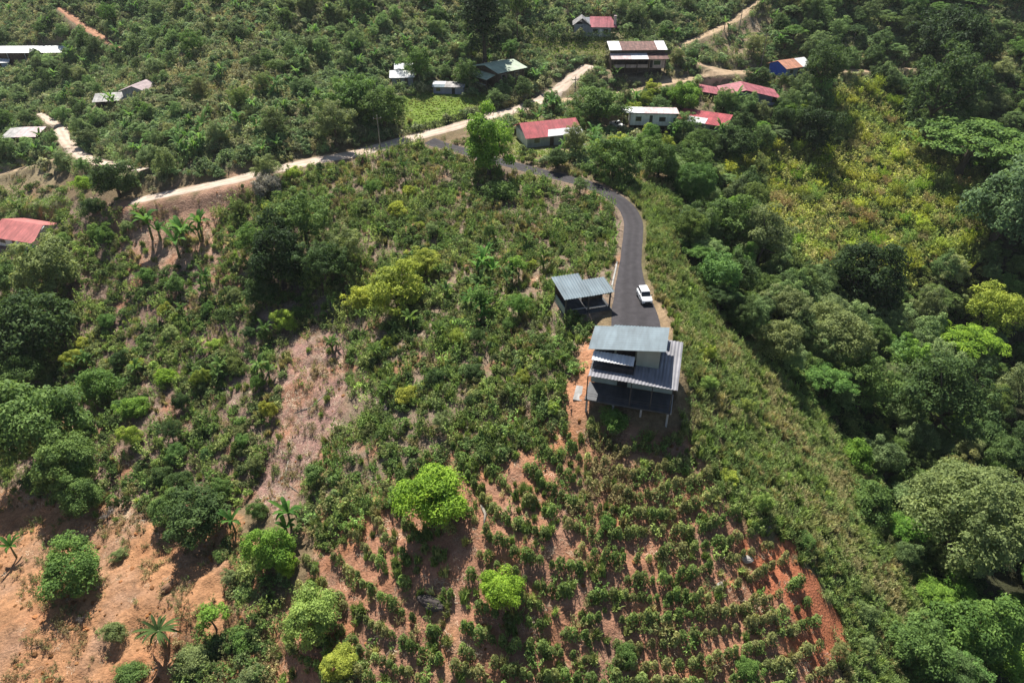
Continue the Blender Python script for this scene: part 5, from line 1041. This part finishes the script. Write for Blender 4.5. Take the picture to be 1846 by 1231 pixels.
P = spots(f, 1.2, rng, 180); r_, s_ = rs(P, rng, .3, 1.5, .4, .6); s_ *= (rng.uniform(0, 1, len(P)) ** 2 * 1.2 + .4)[:, None]; scatter('soil_clods', 'clods of reddish earth lying on the bare slopes', 'earth clods', 'clod_kinds', P, r_, s_, tints(P, [(.17, .075, .03), (.12, .06, .03), (.20, .09, .045)], rng, 6, 31, .25), rng)
print("COUNTS", cnt, len(near), len(rest), len(C.objects))
# ------------------------------------------------------------------ poles, wires, rocks, hedges, logs
def pole(px, py, h, label, arm=True):
    p = at(px, py); t = thing('utility_pole', label, 'pole', p, math.radians(20)); MB().tube([(0, 0, -.5), (0, 0, h)], [.16, .11], 8).build('shaft', M_PALEBARK, t)
    if arm:
        MB().box(-1, -.06, h - .9, 1, .06, h - .75).build('crossarm', M_WOOD, t)
        for x in (-.85, 0, .85): MB().tube([(x, 0, h - .75), (x, 0, h - .5)], .06, 6).build('insulator', M_FRAME, t)
    return Vector((p.x, p.y, p.z + h - .6))
def wire(a, b, sag, label):
    m = MB(); pts = [a.lerp(b, t) - Vector((0, 0, sag * 4 * t * (1 - t))) for t in np.linspace(0, 1, 14)]; m.tube(pts, .025, 4, False); tag(m.build('power_line', M_STEEL), label, 'power line')
pa = pole(1721, 104, 10, 'pale utility pole in front of the dark trees at the upper right'); pb = pole(1372, 118, 9.5, 'utility pole beside the village road left of the blue house')
pc = pole(686, 268, 8, 'thin utility pole on the lower verge of the dirt road nearest the driveway turn'); pd = pole(1035, 196, 8.5, 'utility pole above the red and white roofed house beside the road fork'); pe = pole(1331, 62, 9, 'utility pole at the foot of the hill road')
wire(pb, pa, 2.2, 'power line sagging from the blue house pole to the upper right pole'); wire(pc, pd, 2.4, 'power line running along the dirt road to the pole at the fork'); wire(pd, pb, 2.5, 'power line across the village from the road fork to the blue house pole'); wire(pb, pe, 1.2, 'short power line climbing from the blue house pole to the hill road')
M_ROCK = paint("dark_rock", (.085, .07, .065), .9, var=.4, scale=2, bump=.5); M_PROCK = paint("pale_rock", (.40, .36, .32), .9, var=.3, scale=2, bump=.5)
def rock(px, py, L, W, Hh, rz, mat, label, seed, name='boulder'):
    rng = np.random.default_rng(seed); bm = bmesh.new(); bmesh.ops.create_icosphere(bm, subdivisions=4, radius=1); off = rng.uniform(0, 50, 3)
    for v in bm.verts:
        c = v.co; n = .72 + .42 * float(fbm(np.array([c.x * 1.3 + off[0]]), np.array([c.y * 1.3 + c.z * 1.7 + off[1]]), seed, 3)[0]) + .08 * float(fbm(np.array([c.x * 5 + off[2]]), np.array([c.z * 5 + c.y * 4]), seed + 3, 2)[0]); v.co = c * n
    me = bpy.data.meshes.new(name); bm.to_mesh(me); bm.free(); p = at(px, py); o = link(name, me, None, mat); o.location = p + Vector((0, 0, Hh * .25)); o.scale = (L / 2, W / 2, Hh / 2); o.rotation_euler = (0, 0, math.radians(rz)); return tag(o, label, 'rock')
rock(777, 1090, 3.6, 1.7, 1.5, -24, M_ROCK, 'dark elongated boulder on the bare path below the large lime green tree', 1)
rock(697, 742, 2.0, 1.2, 1.4, -60, M_ROCK, 'dark boulder in the grassy middle slope left of the stilted house', 2)
rock(1346, 1010, 1.6, 1.1, .9, 0, M_PROCK, 'pale flat topped rock beside the red bare strip', 3); rock(1299, 1056, 1.0, .8, .8, 20, M_PROCK, 'small whitish rock between the lower coffee rows', 4)
rock(305, 1060, 2.4, 1.2, 1.2, 45, paint("earth_lump", (.30, .17, .10), .95, var=.3, scale=2, bump=.5), 'reddish earth mound on the bare slope above the spiky banana plant', 5, 'earth_mound')
for i, (px, py, s) in enumerate([(1022, 598, .9), (1030, 592, .7), (1041, 588, .8), (1050, 583, .6), (1012, 601, .6)]):
    o = rock(px, py, s, s * .8, s * .7, i * 40, M_PROCK, 'whitish rubble stone on the orange bank below the carport', 20 + i); o['group'] = 'rubble below the carport'
def log(pts, r, label, mat=None):
    m = MB(); Q = [at(*p) + Vector((0, 0, r * .8)) for p in pts]; m.tube(Q, [r] * (len(Q) - 1) + [r * .4], 6); tag(m.build('fallen_trunk', mat or M_PALEBARK, None, True), label, 'log')
log([(868, 912), (875, 928), (872, 948)], .2, 'pale fallen trunk right of the large lime green tree'); log([(835, 770), (858, 776), (885, 772)], .14, 'thin pale trunk lying across the orange patch on the middle slope'); log([(612, 560), (600, 590), (622, 640)], .1, 'thin pale pole leaning by the gully head')
log([(600, 700), (560, 735), (530, 745)], .12, 'grey trunk lying across the reddish gully'); log([(520, 830), (512, 868), (540, 890)], .1, 'bent grey branch on the lower reddish gully')
# driveway kerb
Q = R_DRIVE; d = np.gradient(Q[:, :2], axis=0); d /= np.linalg.norm(d, axis=1)[:, None]; nr = np.stack([-d[:, 1], d[:, 0]], 1); sgn = 1 if (Q[0, 0] - nr[0, 0] * 0 + nr[0, 0]) < Q[0, 0] else -1
m = MB(); pts = []
for i in range(13, 27): x, y = Q[i, :2] + nr[i] * sgn * (Q[i, 3] / 2 + .22); pts.append(Vector((x, y, float(T(x, y)))))
for a, b, ia in zip(pts[:-1], pts[1:], range(13, 27)):
    w = Vector((nr[ia][0], nr[ia][1], 0)) * .13; lo, up2 = Vector((0, 0, -.2)), Vector((0, 0, .14)); m.hexa([a - w + lo, b - w + lo, b + w + lo, a + w + lo], [a - w + up2, b - w + up2, b + w + up2, a + w + up2])
tag(m.build('kerb', M_CONC), 'pale concrete edging curving along the left side of the driveway', 'kerb', kind='structure')
def hedge(pixels, w, hh, col, label, seed):
    rng = np.random.default_rng(seed); Q = resample([tuple(at(*p)) for p in pixels], .35); n = 26; k = len(Q) * n
    a = np.repeat(Q, n, 0); c = np.stack([rng.uniform(-w, w, k), rng.uniform(-w, w, k), rng.uniform(.05, hh, k)], 1); V, q, lv = leaves(a + c, rng.normal(size=(k, 3)) * .6 + np.array((0, -.1, .6)), .34, rng, .6, np.clip(np.repeat(rng.uniform(.2, .8, len(Q)), n) + rng.normal(size=k) * .2, 0, 1))
    o = link('hedge', mesh_np('hedge', V, q, attr=lv), None, M_LEAF); o.color = (*col, 1); tag(o, label, 'hedge')
hedge([(948, 75), (990, 77), (1050, 76), (1110, 72), (1180, 70)], 1.0, 2.8, (.04, .075, .022), 'long dark clipped hedge in front of the hilltop house', 1)
hedge([(733, 243), (780, 230), (830, 214), (872, 200), (905, 190)], .8, 1.5, (.075, .10, .04), 'rough roadside hedge below the bright green lawn', 2)
# fence posts along the driveway top
pts = [at(px, py) for px, py in [(925, 208), (950, 214), (975, 219), (1000, 222)]]
t = thing('wire_fence', 'thin post and wire fence above the red and white roofed house', 'fence', pts[0]); o0 = pts[0]
for p in pts: q = p - o0; MB().box(q.x - .06, q.y - .06, q.z - .3, q.x + .06, q.y + .06, q.z + 1.3).build('post', M_PALEBARK, t)
m = MB()
for z_ in (.5, 1.1): m.tube([p - o0 + Vector((0, 0, z_)) for p in pts], .02, 4, False)
m.build('wire', M_STEEL, t)

# ------------------------------------------------------------------ haze in the air
m = bpy.data.materials.new("haze"); m.use_nodes = True; nt = m.node_tree; nt.nodes.remove(nt.nodes["Principled BSDF"])
pv = nt.nodes.new("ShaderNodeVolumePrincipled"); pv.inputs['Density'].default_value = .00008; pv.inputs['Color'].default_value = (.86, .90, .95, 1); pv.inputs['Anisotropy'].default_value = .3
nt.links.new(pv.outputs[0], nt.nodes["Material Output"].inputs['Volume'])
tag(MB().box(-1560, -360, float(GZ.min()) - 3, 1560, 1760, float(GZ.max()) + 40).build('haze', m), 'thin pale haze in the air over the hills', 'haze', kind='stuff')
